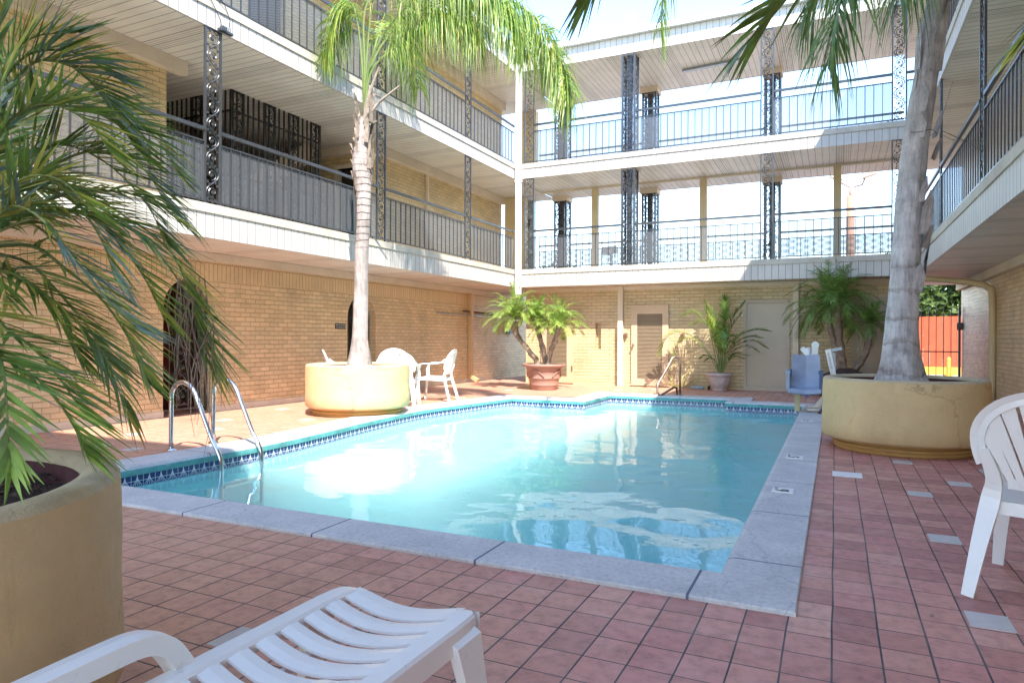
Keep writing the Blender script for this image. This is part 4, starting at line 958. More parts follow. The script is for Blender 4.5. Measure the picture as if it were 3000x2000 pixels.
for k, (x, y, z) in enumerate([(-2.70,2.27,1.25), (-2.76,2.37,1.2), (-2.74,2.20,1.4), (-2.85,2.3,1.45), (-2.8,2.3,1.5)]):
    for i in range(4):
        p = V((x + rng.uniform(-.09,.09), y + rng.uniform(-.05,.05), z)); l = rng.uniform(.3, .62); q = V((rng.uniform(-.10,.12), rng.uniform(-.08,.08), 0)); wv = V((.0030, .0022, 0))
        C = [p + q*f + V((0,0,-l*f)) + V((.015*math.sin(f*7+i), .01*math.cos(f*5+i), 0)) for f in (0,.2,.4,.6,.8,1)]
        b.strip([a_ + wv*(1-j*.15) for j, a_ in enumerate(C)], [a_ - wv*(1-j*.15) for j, a_ in enumerate(C)])
b.build('dry_strands', L_DRY, T3, uv=False)

# near palm rising beside the right edge, only its hanging fronds are in view
T4 = thing('palm_tree', 'broad dark fronds hanging into the top of the view from a palm beside the viewpoint', 'palm tree', (1.3, 1.7, 0))
palm_trunk(T4, [(1.3,1.7,0), (1.25,1.75,1.2), (1.1,1.9,2.4), (.95,2.0,3.25)], lambda t: .13 + .04*math.exp(-t*8), BARK_B, 30, 16, amp=.12, band=.06)
b = MB(); c = (.93, 2.02, 3.3); rng = random.Random(51); kw = dict(sweep=(52, 9), grav=.16, rach=.012, t0=.3, vee=.12, mats=(2,2,0), dry_tip=.15)
frond(b, [c,(.5,2.3,3.45),(0.16,2.51,3.18),(0.11,2.60,2.87),(-0.01,2.65,2.60),(-0.16,2.64,2.47),(-0.25,2.65,2.37),(-0.32,2.61,2.26)], .37, .030, 30, rng, **{**kw, 'sweep': (60, 26)})
frond(b, [c,(.2,2.2,3.6),(-.35,2.2,3.3),(-0.60,2.25,2.8),(-0.71,2.26,2.56),(-0.78,2.27,2.42)], .32, .022, 22, rng, **{**kw, 'sweep': (30, 6)})
kw['mats'] = (0,1,0,5)
frond(b, [c,(1.0,2.35,3.0),(0.83,2.49,2.50),(0.70,2.49,2.33),(0.60,2.50,2.23),(0.53,2.48,2.14)], .33, .026, 22, rng, **kw)
frond(b, [c,(1.05,2.5,2.7),(0.90,2.75,2.26),(0.76,2.68,2.20),(0.68,2.64,2.14)], .34, .020, 18, rng, **kw)
for i in range(14):
    frond(b, arch(c, R(rng.uniform(-150, 30)), R(rng.uniform(-10, 75)), 1.3, .8), .3, .024, 18, rng, sweep=(60,15), grav=.3, rach=.011, mats=(2,0))
b.build('crown', LEAVES, T4, uv=False)

# three stemmed date palm in the terracotta pot
T5 = thing('palm_tree', 'three stemmed date palm with feathery light green heads in the terracotta pot', 'palm tree', (-6.23, 14.95, .55))
rng = random.Random(61)
stems = [[(-6.33,14.95,.50),(-6.50,14.92,.78),(-6.76,14.9,1.08),(-6.96,14.9,1.35),(-7.0,14.9,1.62)],
         [(-6.24,14.98,.50),(-6.27,15.02,.85),(-6.40,15.05,1.25),(-6.48,15.05,1.62)],
         [(-6.16,14.95,.50),(-6.08,14.95,.85),(-5.96,14.95,1.15),(-5.88,14.95,1.45)]]
for i, (s_, r0) in enumerate(zip(stems, (.075, .06, .06))):
    palm_trunk(T5, s_, lambda t, r0=r0: r0*(1 + .5*max(0, t-.7)), BARK_B, 34, 14, amp=.2, band=.12, name='trunk', seed=i*3)
b = MB()
for s_, k, ln in zip(stems, (50, 34, 42), (.88, .60, .74)):
    c = V(s_[-1]) + V((0,0,.05)); crown(b, c, k, ln, .20, .010, rng, el=(82, -2), droop=.95, n=48, mats=(1,1,0,1,5), grav=.35, rach=.007, plume=.12, segs=2, sweep=(65, 25))
b.build('crown', LEAVES, T5, uv=False)
t = thing('plant_pot', 'large terracotta tub with flared rim and moulded arcs on its sides', 'plant pot', (-6.23, 14.93, 0))
b = MB(); b.lathe((-6.23, 14.93, 0), [(.001,.03),(.30,.0),(.315,.02),(.325,.10),(.345,.115),(.34,.13),(.36,.26),(.385,.275),(.375,.29),(.43,.54),(.50,.55),(.52,.56),(.52,.60),(.49,.615),(.45,.60),(.43,.56)], 48); b.build('tub', TERRA, t, smooth=True)
b = MB()
for a0 in range(4):
    C = []
    for q in range(15):
        f = q/14; a = R(a0*90 - 128 + 62*f); z = .30 + .17*math.sin(math.pi*f); r = .375 + (z-.28)*.22 + .012; C.append((-6.23 + r*math.cos(a), 14.93 + r*math.sin(a), z))
    b.tube(C, .013, 6)
b.build('moulding', TERRA, t, smooth=True)
b = MB(); b.lathe((-6.23, 14.93, 0), [(.001,.60),(.2,.60),(.44,.55)], 30, jit=.02); b.build('soil', plain('pale_gravel', (.50,.40,.34), .9, .4, 20, 40, .8, .02), t)

# areca palm in the mottled urn
T6 = thing('palm_plant', 'yellow green areca palm fanning out of the mottled pink urn', 'palm plant', (-2.46, 16.55, .4))
b = MB(); rng = random.Random(71); c = V((-2.46, 16.5, .42))
kw = dict(sweep=(58, 22), grav=.2, rach=.010, plume=.06, t0=.38, vee=.3, segs=2)
for P, L_, n_, mt in (([(0,0,0),(-.25,-.05,.45),(-.6,-.1,.85),(-.95,-.15,.95),(-1.2,-.2,.78),(-1.3,-.2,.5)], .34, 40, (5,1,5,1)),
        ([(0,0,0),(-.12,-.05,.6),(-.25,-.1,1.15),(-.5,-.15,1.4),(-.75,-.2,1.35)], .36, 38, (5,1,1)),
        ([(0,0,0),(.02,0,.7),(-.08,-.05,1.3),(-.3,-.1,1.65)], .34, 34, (1,0,1)),
        ([(.05,0,0),(.15,0,.7),(.3,0,1.25),(.55,0,1.6)], .32, 34, (0,0,2)),
        ([(.05,0,0),(.2,0,.5),(.45,-.05,.85),(.8,-.1,1.0),(1.05,-.1,.98)], .30, 36, (0,0,1)),
        ([(.05,0,0),(.15,0,.4),(.4,0,.65),(.75,0,.75),(1.0,-.05,.62)], .26, 30, (1,0,5)),
        ([(0,0,0),(0,-.05,.5),(.05,-.15,.95),(.12,-.3,1.0),(.16,-.4,.82)], .26, 28, (1,1,0)),
        ([(0,0,0),(.05,.1,.7),(.1,.15,1.3),(.12,.15,1.75)], .33, 34, (2,0,0)),
        ([(.05,0,0),(.2,0,.3),(.38,-.05,.45),(.62,-.1,.42)], .2, 26, (0,0,1)),
        ([(0,0,0),(-.12,0,.3),(-.3,0,.4),(-.4,-.05,.35)], .16, 22, (1,0)),
        ([(0,0,0),(-.05,.1,.6),(-.2,.2,1.1),(-.35,.25,1.5)], .34, 34, (5,1,0)),
        ([(.05,0,0),(.08,-.1,.45),(.2,-.2,.8),(.35,-.3,.85)], .26, 28, (0,1,0))):
    frond(b, [c + V(p) for p in P], L_*1.1, .030, int(n_*1.3), rng, mats=mt, **kw)
    frond(b, [c + V((p[0]*.8 + .05, p[1]*.9 - .05, p[2]*.84)) for p in P], L_, .028, n_, rng, mats=mt, **kw)
b.build('fronds', LEAVES, T6, uv=False)
t = thing('plant_urn', 'mottled pink urn standing against the back wall', 'urn', (-2.46, 16.55, 0))
b = MB(); b.lathe((-2.46, 16.55, 0), [(.001,0),(.16,0),(.17,.03),(.15,.05),(.20,.09),(.245,.22),(.262,.30),(.258,.33),(.275,.345),(.30,.36),(.305,.40),(.29,.42),(.25,.40),(.24,.36)], 40, jit=.015); b.build('bowl', URN, t, smooth=True)
b = MB(); b.lathe((-2.46, 16.55, 0), [(.001,.39),(.24,.37)], 24); b.build('soil', SOIL, t)

# bushy date palm by the pool lift
T7 = thing('palm_tree', 'dark green many stemmed date palm by the blue chair lift', 'palm tree', (.15, 16.2, .55))
rng = random.Random(81)
st = [[(.12,16.2,.5),(.02,16.2,.95),(-.08,16.2,1.4),(-.15,16.2,1.85)], [(.18,16.2,.5),(.12,16.1,.9),(.06,16.1,1.4),(.05,16.1,1.95)], [(.3,16.2,.5),(.50,16.2,.75),(.62,16.2,1.1),(.66,16.2,1.5)]]
for i, s_ in enumerate(st): palm_trunk(T7, s_, lambda t: .075*(1 - .2*t), BARK_B, 34, 12, amp=.2, band=.12, seed=i*5)
b = MB()
for s_, k, ln in zip(st, (44, 36, 20), (1.0, .95, .6)):
    crown(b, V(s_[-1]) + V((0,0,.05)), k, ln, .26, .012, rng, el=(85, -18), droop=1.1, n=34, mats=(0,2,0,0,1), grav=.3, rach=.007, plume=.12, segs=2, sweep=(65, 25))
b.build('crown', LEAVES, T7, uv=False)
t = thing('low_planter', 'low planter of dark soil under the bushy date palm', 'planter', (.2, 16.2, 0))
b = MB(); b.lathe((.2, 16.2, 0), [(.45,0),(.55,.03),(.60,.42),(.58,.46),(.53,.47),(.52,.42)], 40, jit=.01); b.build('bowl', INNER, t, smooth=True)
b = MB(); b.lathe((.2, 16.2, 0), [(.001,.62),(.15,.60),(.3,.52),(.53,.43)], 30, jit=.04); b.build('soil', SOIL, t)

# spiky dried plant at the wall
t = MB(); rng = random.Random(91)
for i in range(34):
    a = R(rng.uniform(10, 170)); l = rng.uniform(.35, .75); c0 = V((-3.40 + rng.uniform(-.1,.1), 16.72, .02)); p1 = c0 + V((math.cos(a)*l, rng.uniform(-.15,.12), math.sin(a)*l*.85)); wv = V((-math.sin(a), 0, math.cos(a)))*.009
    t.strip([c0+wv, (c0+p1)/2+wv*.8, p1], [c0-wv, (c0+p1)/2-wv*.8, p1], rng.choice((0,0,1)))
tag(t.build('spiky_plant', [L_DRY, L_YEL], origin=(-3.4, 16.72, 0), uv=False), 'thin dried spiky plant growing at the foot of the back wall by the louvred door', 'plant')
t = MB(); rng = random.Random(92)
for i in range(14):
    a = R(rng.uniform(30, 150)); l = rng.uniform(.2, .5); c0 = V((-6.55, 15.6, .02)); p1 = c0 + V((math.cos(a)*l, rng.uniform(-.1,.1), math.sin(a)*l)); wv = V((-math.sin(a), 0, math.cos(a)))*.014
    t.strip([c0+wv, (c0+p1)/2+wv*.9, p1], [c0-wv, (c0+p1)/2-wv*.9, p1], 0)
tag(t.build('bromeliad', [L_MID], origin=(-6.55, 15.6, 0), uv=False), 'small strappy green plant tucked behind the terracotta tub', 'plant')

# ================================================================== FURNITURE
def slat_strip(b, P, wv, th=.008):
    pass
def make_chair(label, group, s=1.0):
    """moulded plastic armchair; faces +y, origin on the ground under the seat"""
    t = thing('plastic_chair', label, 'chair', (0,0,0), group)
    S_ = lambda p: V(p)*s
    def sweep(b, P, wds, th, up=(0,0,1)):
        P = [V(p) for p in P]; up = V(up)
        L1, L2, L3, L4 = [], [], [], []
        for i, p in enumerate(P):
            T = (P[min(len(P)-1,i+1)] - P[max(0,i-1)]).normalized(); sd = T.cross(up); sd = sd.normalized() if sd.length > .05 else V((1,0,0)); n = sd.cross(T).normalized(); h = (wds[i] if isinstance(wds, (list,tuple)) else wds)/2
            L1.append((p+sd*h+n*th/2)*s); L2.append((p-sd*h+n*th/2)*s); L3.append((p-sd*h-n*th/2)*s); L4.append((p+sd*h-n*th/2)*s)
        b.strip(L1, L2); b.strip(L2, L3); b.strip(L3, L4); b.strip(L4, L1)
        for e in (0, -1): b.sheet([L1[e], L2[e], L3[e], L4[e]])
    # seat: dished panel with turned down rim and slots
    b = MB(); nx, ny = 12, 10; top, bot = [], []
    def sp(i, j):
        u = i/nx*2-1; v = j/ny; wd = .205 + .045*v; z = .415 - .018*(1-u*u)*math.sin(math.pi*v) - .02*(1-v)**2 + .0
        if j == ny: z -= .012
        return V((u*wd, -.21 + .45*v, z))
    for j in range(ny):
        for i in range(nx):
            if i % 2 == 1 and 2 <= j <= 7 and 1 < i < nx-1: continue
            q = [sp(i,j), sp(i+1,j), sp(i+1,j+1), sp(i,j+1)]; b.sheet([p*s for p in q]); b.sheet([(p - V((0,0,.007)))*s for p in q[::-1]])
    rim = [sp(i,0) for i in range(nx+1)] + [sp(nx,j) for j in range(1,ny+1)] + [sp(i,ny) for i in range(nx-1,-1,-1)] + [sp(0,j) for j in range(ny-1,0,-1)]
    rim.append(rim[0]); b.strip([p*s for p in rim], [(V((p.x*1.03, p.y*1.02, p.z-.055)))*s for p in rim]); b.strip([(p*.985)*s for p in rim], [(V((p.x*1.02, p.y*1.01, p.z-.055)))*s for p in rim])
    b.build('seat', PLASTIC, t)
    # backrest: fan of slats inside a broad rounded rim, leaning back
    def bp(x, z): return V((x, -.225 - (z-.42)*.26 + .9*x*x*.55, z))
    b = MB(); out, inn = [], []
    n = 28
    for k in range(n+1):
        a = math.pi*(1.12 - 1.24*k/n) ; cx, cz = 0, .655
        rx = .285; rz = .225
        x = rx*math.cos(a); z = cz + rz*math.sin(a) if math.sin(a) > 0 else cz + .30*math.sin(a)
        out.append((x, z)); inn.append((x*.80, cz + (z-cz)*.78 + (.0 if math.sin(a) > 0 else 0)))
    O_ = [bp(*p) + V((0, .0, 0)) for p in out]; I_ = [bp(*p) for p in inn]; Bk = V((0,-.022,0))
    M_ = [ (o+i)/2 + V((0,.010,0)) for o, i in zip(O_, I_)]
    for A, B in ((O_, M_), (M_, I_), ([p+Bk for p in I_], [p+Bk*1.1 for p in M_]), ([p+Bk for p in M_], [p+Bk for p in O_]), ([p+Bk for p in O_], O_), (I_, [p+Bk for p in I_])):
        b.strip([p*s for p in A], [p*s for p in B])
    b.build('back_rim', PLASTIC, t, smooth=False)
    # slats
    ns = 9
    sl = MB()
    for k in range(ns):
        f = (k - (ns-1)/2)/((ns-1)/2)
        a = math.pi/2 - f*1.28; tx = .285*.84*math.cos(a); tz = .655 + .225*.82*math.sin(a)
        bx = f*.135; bz = .475; mid = (bx*.55 + tx*.45, .62)
        C = [bp(*( (1-q)**2*bx + 2*q*(1-q)*mid[0] + q*q*tx, (1-q)**2*bz + 2*q*(1-q)*(bz+tz)*.5 + q*q*tz)) + V((0,-.008,0)) for q in (0,.2,.4,.6,.8,1)]
        sweep(sl, C, [.026,.029,.034,.041,.048,.056], .008, (0,1,.2))
    C = [bp(x/6*.155, .48) + V((0,-.006,0)) for x in range(-6,7)]; sweep(sl, C, .045, .012, (0,1,.2))
    sl.build('back_slats', PLASTIC, t)
    for sg in (-1, 1):
        # arm: runs from the top of the front leg round into the side of the back
        b = MB(); P = [(.235*sg,.20,.40),(.262*sg,.215,.52),(.282*sg,.19,.615),(.292*sg,.12,.640),(.292*sg,0,.640),(.285*sg,-.12,.645),(.268*sg,-.20,.675),(.245*sg,-.245,.72)]
        sweep(b, catmull(P, 20), [.055]*4 + [.055]*14 + [.05,.045,.04], .018, (sg*.25,0,1) if False else (0,0,1)); b.build('armrest', PLASTIC, t)
        b = MB(); P = [(.285*sg,.265,0),(.262*sg,.235,.25),(.240*sg,.205,.41)]
        sweep(b, catmull(P, 6), [.045,.05,.055,.06,.065,.07,.07], .030, (0,1,0)); b.build('leg', PLASTIC, t)
        b = MB(); P = [(.275*sg,-.335,0),(.245*sg,-.275,.22),(.215*sg,-.225,.41),(.205*sg,-.235,.50),(.235*sg,-.27,.62)]
        sweep(b, catmull(P, 12), [.045,.05,.055,.06,.065,.07,.07,.065,.06,.055,.05,.045,.04], .030, (0,1,0)); b.build('leg', PLASTIC, t)
    return t
def put(o, x, y, face, z=0, label=None):
    """face = direction on plan the sitter looks in"""
    o.location = (x, y, z); o.rotation_euler = (0, 0, math.atan2(-face[0], face[1]))
    if label: o['label'] = label
    ORG[o.name] = V((x, y, z)); return o
G_CH = 'white plastic chairs around the pool'
CH = make_chair('near white plastic chair at the right edge, its back to the viewer', G_CH, 1.13)
put(CH, 1.0, 4.11, (.36, .93))
def chair_copy(label, x, y, face): c = copy_tree(CH); put(c, x, y, face, label=label); return c
chair_copy('white chair half hidden past the right edge, behind the near one', 1.62, 5.55, (-.6, .8))
chair_copy('white chair with its rounded fan back to the viewer, right beside the table', -7.02, 10.15, (-.45, .9))
chair_copy('white chair seen from the side, rightmost at the table', -7.02, 11.35, (-.95, -.25))
chair_copy('white chair poking out left of the tall palm trunk', -8.25, 10.15, (.75, .65))
chair_copy('white chair at the table, mostly hidden right of the tall palm trunk', -8.05, 11.45, (.6, -.8))
t = thing('plastic_table', 'round white plastic table behind the sunlit planter', 'table', (-7.55, 10.75, 0))
b = MB(); b.lathe((-7.55, 10.75, 0), [(.001,.712),(.44,.712),(.455,.706),(.455,.685),(.44,.672),(.43,.672),(.43,.70),(.001,.70)], 40); b.build('table_top', PLASTIC, t, smooth=False)
for q in range(4):
    a = R(45 + 90*q); b = MB(); b.tube([(-7.55 + r_*math.cos(a), 10.75 + r_*math.sin(a), z) for r_, z in ((.26,.70),(.30,.35),(.36,.0))], [.032,.028,.022], 8); b.build('leg', PLASTIC, t, smooth=True)

# lounger
t = thing('sun_lounger', 'white slatted plastic sun lounger in the foreground, its foot towards the pool', 'sun lounger', (-1.29, 1.2, 0))
lx0, lx1, ly1, ly0, lz = -1.575, -1.025, 1.965, -.2, .335
b = MB()
def rail(x, sg):
    P = [(x, ly0, lz), (x, .6, lz), (x, 1.5, lz), (x, ly1-.10, lz), (x + sg*.03, ly1-.02, lz-.012)]
    C = catmull(P, 16); A = [V(p) + V((-.036,0,.004)) for p in C]; B = [V(p) + V((-.028,0,.014)) for p in C]; C2 = [V(p) + V((.028,0,.014)) for p in C]; D2 = [V(p) + V((.036,0,.004)) for p in C]
    b.strip(A, B); b.strip(B, C2); b.strip(C2, D2)
    out = [p + V((sg*-.006, 0, -.062)) for p in (A if sg > 0 else D2)]; b.strip(A if sg > 0 else D2, out)
    inn2 = [p + V((0, 0, -.03)) for p in (D2 if sg > 0 else A)]; b.strip(D2 if sg > 0 else A, inn2)
rail(lx0 + .034, 1); b.build('side_rail', PLASTIC, t)
b = MB(); rail(lx1 - .034, -1); b.build('side_rail', PLASTIC, t)
y = ly1; k = 0
while y > -.1:
    wd = .100 if k == 0 else .072
    b = MB(); T1_, T2_ = [], []; ya, yb_ = y, y - wd
    for i in range(17):
        f = i/16; x = lx0 + .060 + (lx1 - lx0 - .12)*f; sag = -.026*math.sin(math.pi*f); bow = (-.030*math.sin(math.pi*f))
        T1_.append(V((x, ya + bow - (.012*(abs(2*f-1)**6) if k == 0 else 0), lz + .004 + sag))); T2_.append(V((x, yb_ + bow, lz + .004 + sag)))
    dn = V((0,0,-.010)); mid = [(p+q)/2 + V((0,0,.003)) for p, q in zip(T1_, T2_)]
    b.strip(T1_, mid); b.strip(mid, T2_); b.strip(T1_, [p+dn for p in T1_]); b.strip(T2_, [p+dn for p in T2_])
    b.strip([p + V((0,0,-.010)) for p in T1_], [p + V((0,0,-.010)) for p in T2_]); b.build('slat', PLASTIC, t, smooth=True)
    y -= wd + .028; k += 1
b = MB()
P = [(lx0+.05, ly1+.004, lz-.012)]
fe = [V((lx0+.01 + (lx1-lx0-.02)*i/16, ly1 + .003 - .030*math.sin(math.pi*i/16) - .02*(abs(i/8-1)**8), lz + .001 - .026*math.sin(math.pi*i/16))) for i in range(17)]
b.strip(fe, [p + V((0,.002,-.05)) for p in fe]); b.build('end_apron', PLASTIC, t, smooth=True)
for xx, yy in ((-1.38, 1.0), (-1.22, 1.0)):
    b = MB(); b.box(xx-.008, xx+.008, -.1, ly1-.1, lz-.055, lz-.035); b.build('stringer', PLASTIC, t)
for x, sg in ((lx0+.01, -1), (lx1-.01, 1)):
    for yl in (ly1-.13, .15):
        b = MB(); prof = [(0, .32, .085), (.035, .30, .085), (.055, .2, .07), (.075, .1, .055), (.095, 0, .045)]
        A = [V((x + sg*o_, yl - w_, z)) for o_, z, w_ in prof]; B = [V((x + sg*o_, yl + w_*.7, z)) for o_, z, w_ in prof]; I2 = [p - V((sg*.035,0,0)) for p in A]; J2 = [p - V((sg*.035,0,0)) for p in B]
        b.strip(A, B); b.strip(B, J2); b.strip(A, I2); b.strip(I2, J2); b.sheet([A[0], B[0], J2[0], I2[0]]); b.build('leg', PLASTIC, t)
for x, sg in ((lx0 - .012, -1), (lx1 + .03, 1)):
    b = MB(); C = catmull([(x, .0, .33), (x, .10, .44), (x, .30, .455), (x, .8, .462), (x, 1.03, .470), (x, 1.16, .468), (x, 1.235, .435), (x, 1.285, .37), (x, 1.32, .30)], 44)
    A, B, A2, B2 = [], [], [], []
    for i, p in enumerate(C):
        T = (C[min(len(C)-1,i+1)] - C[max(0,i-1)]).normalized(); n_ = V((1,0,0)).cross(T); n_ = n_ if n_.z > 0 or i > len(C)*.6 else -n_
        if n_.length < .1: n_ = V((0,0,1))
        n_ = n_.normalized(); sd = V((.036,0,0)); A.append(p + sd); B.append(p - sd); A2.append(p + sd*.92 - n_*.05); B2.append(p - sd*.92 - n_*.05)
    M1 = [(a+c_)/2 + V((0,0,.004)) for a, c_ in zip(A, B)]
    b.strip(A, M1); b.strip(M1, B); b.strip(B, B2); b.strip(A, A2); b.strip(A2, B2); b.build('armrest', PLASTIC, t)

# ================================================================== POOL FITTINGS
t = thing('pool_ladder', 'polished steel pool ladder at the left edge, two looping handrails', 'pool ladder', (-6.45, 5.35, 0))
for y in (5.07, 5.62):
    b = MB(); P = [(-6.45,y,.0),(-6.45,y,.45),(-6.44,y,.62),(-6.36,y,.715),(-6.25,y,.73),(-6.12,y,.66),(-5.98,y,.42),(-5.84,y,.16),(-5.75,y,.03),(-5.71,y,-.10),(-5.70,y,-.5),(-5.70,y,-1.0)]
    b.tube(catmull(P, 60), .024, 12); b.build('handrail', CHROME, t, smooth=True)
    b = MB(); b.lathe((-6.45, y, .0), [(.001,.024),(.03,.024),(.055,.012),(.06,.0)], 20); b.build('flange', CHROME, t, smooth=True)
for z in (-.33, -.6, -.9):
    b = MB(); b.box(-5.75, -5.66, 5.09, 5.60, z-.012, z+.012); b.build('step', CHROME, t)
t = thing('grab_rail', 'bronze coloured bent handrail on the far edge of the pool', 'handrail', (-3.1, 14.9, 0))
P = [(-3.04,14.95,0),(-3.05,14.95,.45),(-3.05,14.95,.74),(-3.07,14.92,.80),(-3.13,14.85,.82),(-3.18,14.8,.80),(-3.22,14.76,.70),(-3.32,14.5,.42),(-3.38,14.32,.26),(-3.38,14.28,.10),(-3.33,14.28,.02),(-3.28,14.4,.05),(-3.14,14.8,.17),(-3.10,14.88,.15),(-3.09,14.9,.0)]
C = []
for i in range(len(P)-1):
    C += [V(P[i])]
C.append(V(P[-1])); b = MB(); b.tube(C, .024, 10); b.build('tube', BRONZE, t, smooth=True)
b = MB(); b.box(-3.16, -2.98, 14.85, 15.02, .024, .034); b.build('base_plate', BRONZE, t)
for k, (dgt, y) in enumerate((('4', 10.88), ('5', 7.49), ('6', 5.80))):
    t = thing('depth_marker', 'white coping tile reading %s FT, %s' % (dgt, ('farthest of the three depth tiles', 'middle of the three depth tiles', 'nearest of the three depth tiles')[k]), 'depth marker', (-.37, y, .025), 'depth tiles along the right coping')
    b = MB(); b.box(-.45, -.29, y-.09, y+.09, .0225, .0275); b.build('tile', WHITEM, t)
    text_on(t, dgt, .15, (-.37, y-.02, .0275), (0,1,0), (-1,0,0), INK, 'numeral'); text_on(t, 'FT', .04, (-.42, y+.055, .0275), (0,1,0), (-1,0,0), INK, 'lettering')
b = MB(); b.box(-.02, .22, 6.72, 6.93, .002, .012); b.box(.19, .2, 6.75, 6.90, .012, .014)
tag(b.build('skimmer_lid', plain('white_lid', (.80,.78,.76), .5, .06), origin=(.1, 6.82, 0)), 'square white skimmer lid set in the tiles right of the pool', 'skimmer lid')

# pool lift chair
t = thing('pool_lift', 'grey blue seat of a pool lift with white arms, by the far right pool corner', 'pool lift', (-.42, 12.4, 0))
def shell(b, x0, x1, P, th, taper=1.0):
    n = len(P); A, B, M1 = [], [], []
    for i, (y, z) in enumerate(P):
        f = i/(n-1); c_ = (x0+x1)/2; h = (x1-x0)/2*(1 - (1-taper)*max(0, (f-.45)/.55)); A.append(V((c_-h, y-.02, z+.012))); B.append(V((c_+h, y-.02, z+.012))); M1.append(V((c_, y+.015, z-.012)))
    L_ = [(a*.6+m*.4) for a, m in zip(A, M1)]; R_ = [(a*.6+m*.4) for a, m in zip(B, M1)]
    for S1, S2 in ((A, L_), (L_, M1), (M1, R_), (R_, B)): b.strip(S1, S2); b.strip([p + V((0,th,-th*.5)) for p in S1], [p + V((0,th,-th*.5)) for p in S2])
    b.strip(A, [p + V((0,th,-th*.5)) for p in A]); b.strip(B, [p + V((0,th,-th*.5)) for p in B]); b.strip([A[0], M1[0], B[0]], [p + V((0,th,-th*.5)) for p in (A[0], M1[0], B[0])]); b.strip([A[-1], M1[-1], B[-1]], [p + V((0,th,-th*.5)) for p in (A[-1], M1[-1], B[-1])])
b = MB(); shell(b, -.70, -.20, [(12.08,.335),(12.1,.385),(12.2,.405),(12.36,.40),(12.47,.43),(12.52,.52),(12.56,.70),(12.60,.88),(12.62,.955)], .035, .82); b.build('seat_shell', SEATB, t, smooth=True)
for x, sg in ((-.70, -1), (-.20, 1)):
    b = MB(); b.box(x-.035, x+.02, 12.15, 12.5, .38, .66); b.box(x-.05, x+.03, 12.12, 12.45, .655, .70); b.build('arm_pad', SEATB if sg < 0 else SEATD, t)
b = MB(); b.box(-.71, -.66, 12.3, 12.44, .60, .72); b.build('armrest', SEATD, t)
b = MB(); b.box(-.52, -.30, 12.15, 12.5, .30, .34); b.tube([(-.42,12.1,.30),(-.42,12.2,.30)], .03, 12); b.build('seat_mount', SEATD, t)
b = MB(); b.tube([(-.42,12.75,.5),(-.42,12.75,1.07)], .042, 12); b.build('mast', WHITEM, t, smooth=True)
b = MB(); b.bar((-.34,12.78,.6), (-.31,12.78,1.13), .10, .08, (0,1,0)); b.tube([(-.31,12.72,1.12),(-.31,12.84,1.12)], .06, 14); b.bar((-.5,12.78,.98), (-.44,12.78,1.03), .16, .07, (0,1,0)); b.build('lifting_arm', WHITEM, t)
b = MB(); b.bar((-.025,12.5,.62), (-.115,12.5,1.05), .085, .05, (0,1,0)); b.build('battery_cover', WHITEM, t); 
ax = V((-.09,0,.43)).normalized()
text_on(t, 'TO OPERATE LIFT', .034, (-.082, 12.473, .86), -ax, (-ax.z*-1, 0, -ax.x*-1) if False else V((ax.z,0,-ax.x)), INK, 'lettering', off=.001)
b = MB(); b.bar((-.09,12.52,1.03), (.10,12.52,1.07), .06, .05, (0,0,1)); b.bar((-.03,12.53,1.0), (-.01,12.53,.70), .05, .04, (0,1,0)); b.build('control_arm', GREYM, t)
b = MB(); b.box(-.42, -.12, 12.45, 12.95, .025, .06); b.bar((-.28,12.5,.06), (-.10,12.62,.30), .14, .06, (0,0,1)); b.build('anchor_base', WHITEM, t)
b = MB(); P = catmull([(-.13,12.15,.42),(-.14,12.1,.25),(-.17,12.05,.12),(-.24,12.0,.03)], 10); b.tube(P, .028, 6); b.build('footrest_strap', IRON, t, smooth=True)
b = MB(); b.box(-.62, -.54, 12.5, 12.6, .0, .34); b.build('stand_leg', YPOST, t)

# ================================================================== WALL THINGS, GATE, BACKGROUND
t = thing('gate_sign', 'small black sign with two lines of white capitals beside the arched gate', 'sign', (Xl, 11.05, 1.44))
b = MB(); b.box(Xl+.003, Xl+.015, 10.88, 11.19, 1.385, 1.495); b.build('board', INK, t)
text_on(t, 'KEEP GATE CLOSED', .033, (Xl+.015, 11.035, 1.462), (0,1,0), (0,0,1), WHITEM, off=.001); text_on(t, 'LATCH BEHIND GATE', .031, (Xl+.015, 11.035, 1.418), (0,1,0), (0,0,1), WHITEM, off=.001)
t = thing('pool_pole', 'pale aluminium pool pole hung on hooks along the left wall', 'pole', (Xl, 16.3, 1.8), 'poles hung on the left wall')
b = MB(); b.tube([(Xl+.10,14.6,1.84),(Xl+.10,18.3,1.80)], .018, 8); b.build('shaft', GREYM, t, smooth=True)
for y in (15.2, 16.0, 17.6): b = MB(); b.tube([(Xl,y,1.86),(Xl+.12,y,1.80),(Xl+.13,y,1.86)], .008, 5); b.build('hook', TRIM, t)
t = MB(); t.tube([(Xl+.07,16.0,1.93),(Xl+.07,18.6,1.88)], .024, 8); tag(t.build('net_handle', plain('dark_wood_pole', (.09,.05,.03), .5), origin=(Xl, 17.3, 1.9), smooth=True), 'dark pole resting just above the pale pool pole on the left wall', 'pole', 'poles hung on the left wall')
t = MB(); t.box(Xl+.004, Xl+.14, 18.75, 19.1, 1.35, 1.72); t.box(Xl+.002, Xl+.16, 18.72, 19.13, 1.7, 1.73); tag(t.build('wall_box', BLUE, origin=(Xl, 18.9, 1.5)), 'dark blue box fixed to the left wall in the passage corner', 'box')
t = thing('hose_reel', 'pale blue hose and small dark fittings lying at the foot of the back wall', 'hose', (-3.0, 16.75, 0))
b = MB(); C = []
for i in range(46): a = i*.28; C.append((-2.98 + (.13 + .0006*i)*math.cos(a), 16.68 + .09*math.sin(a), .02 + .0012*i))
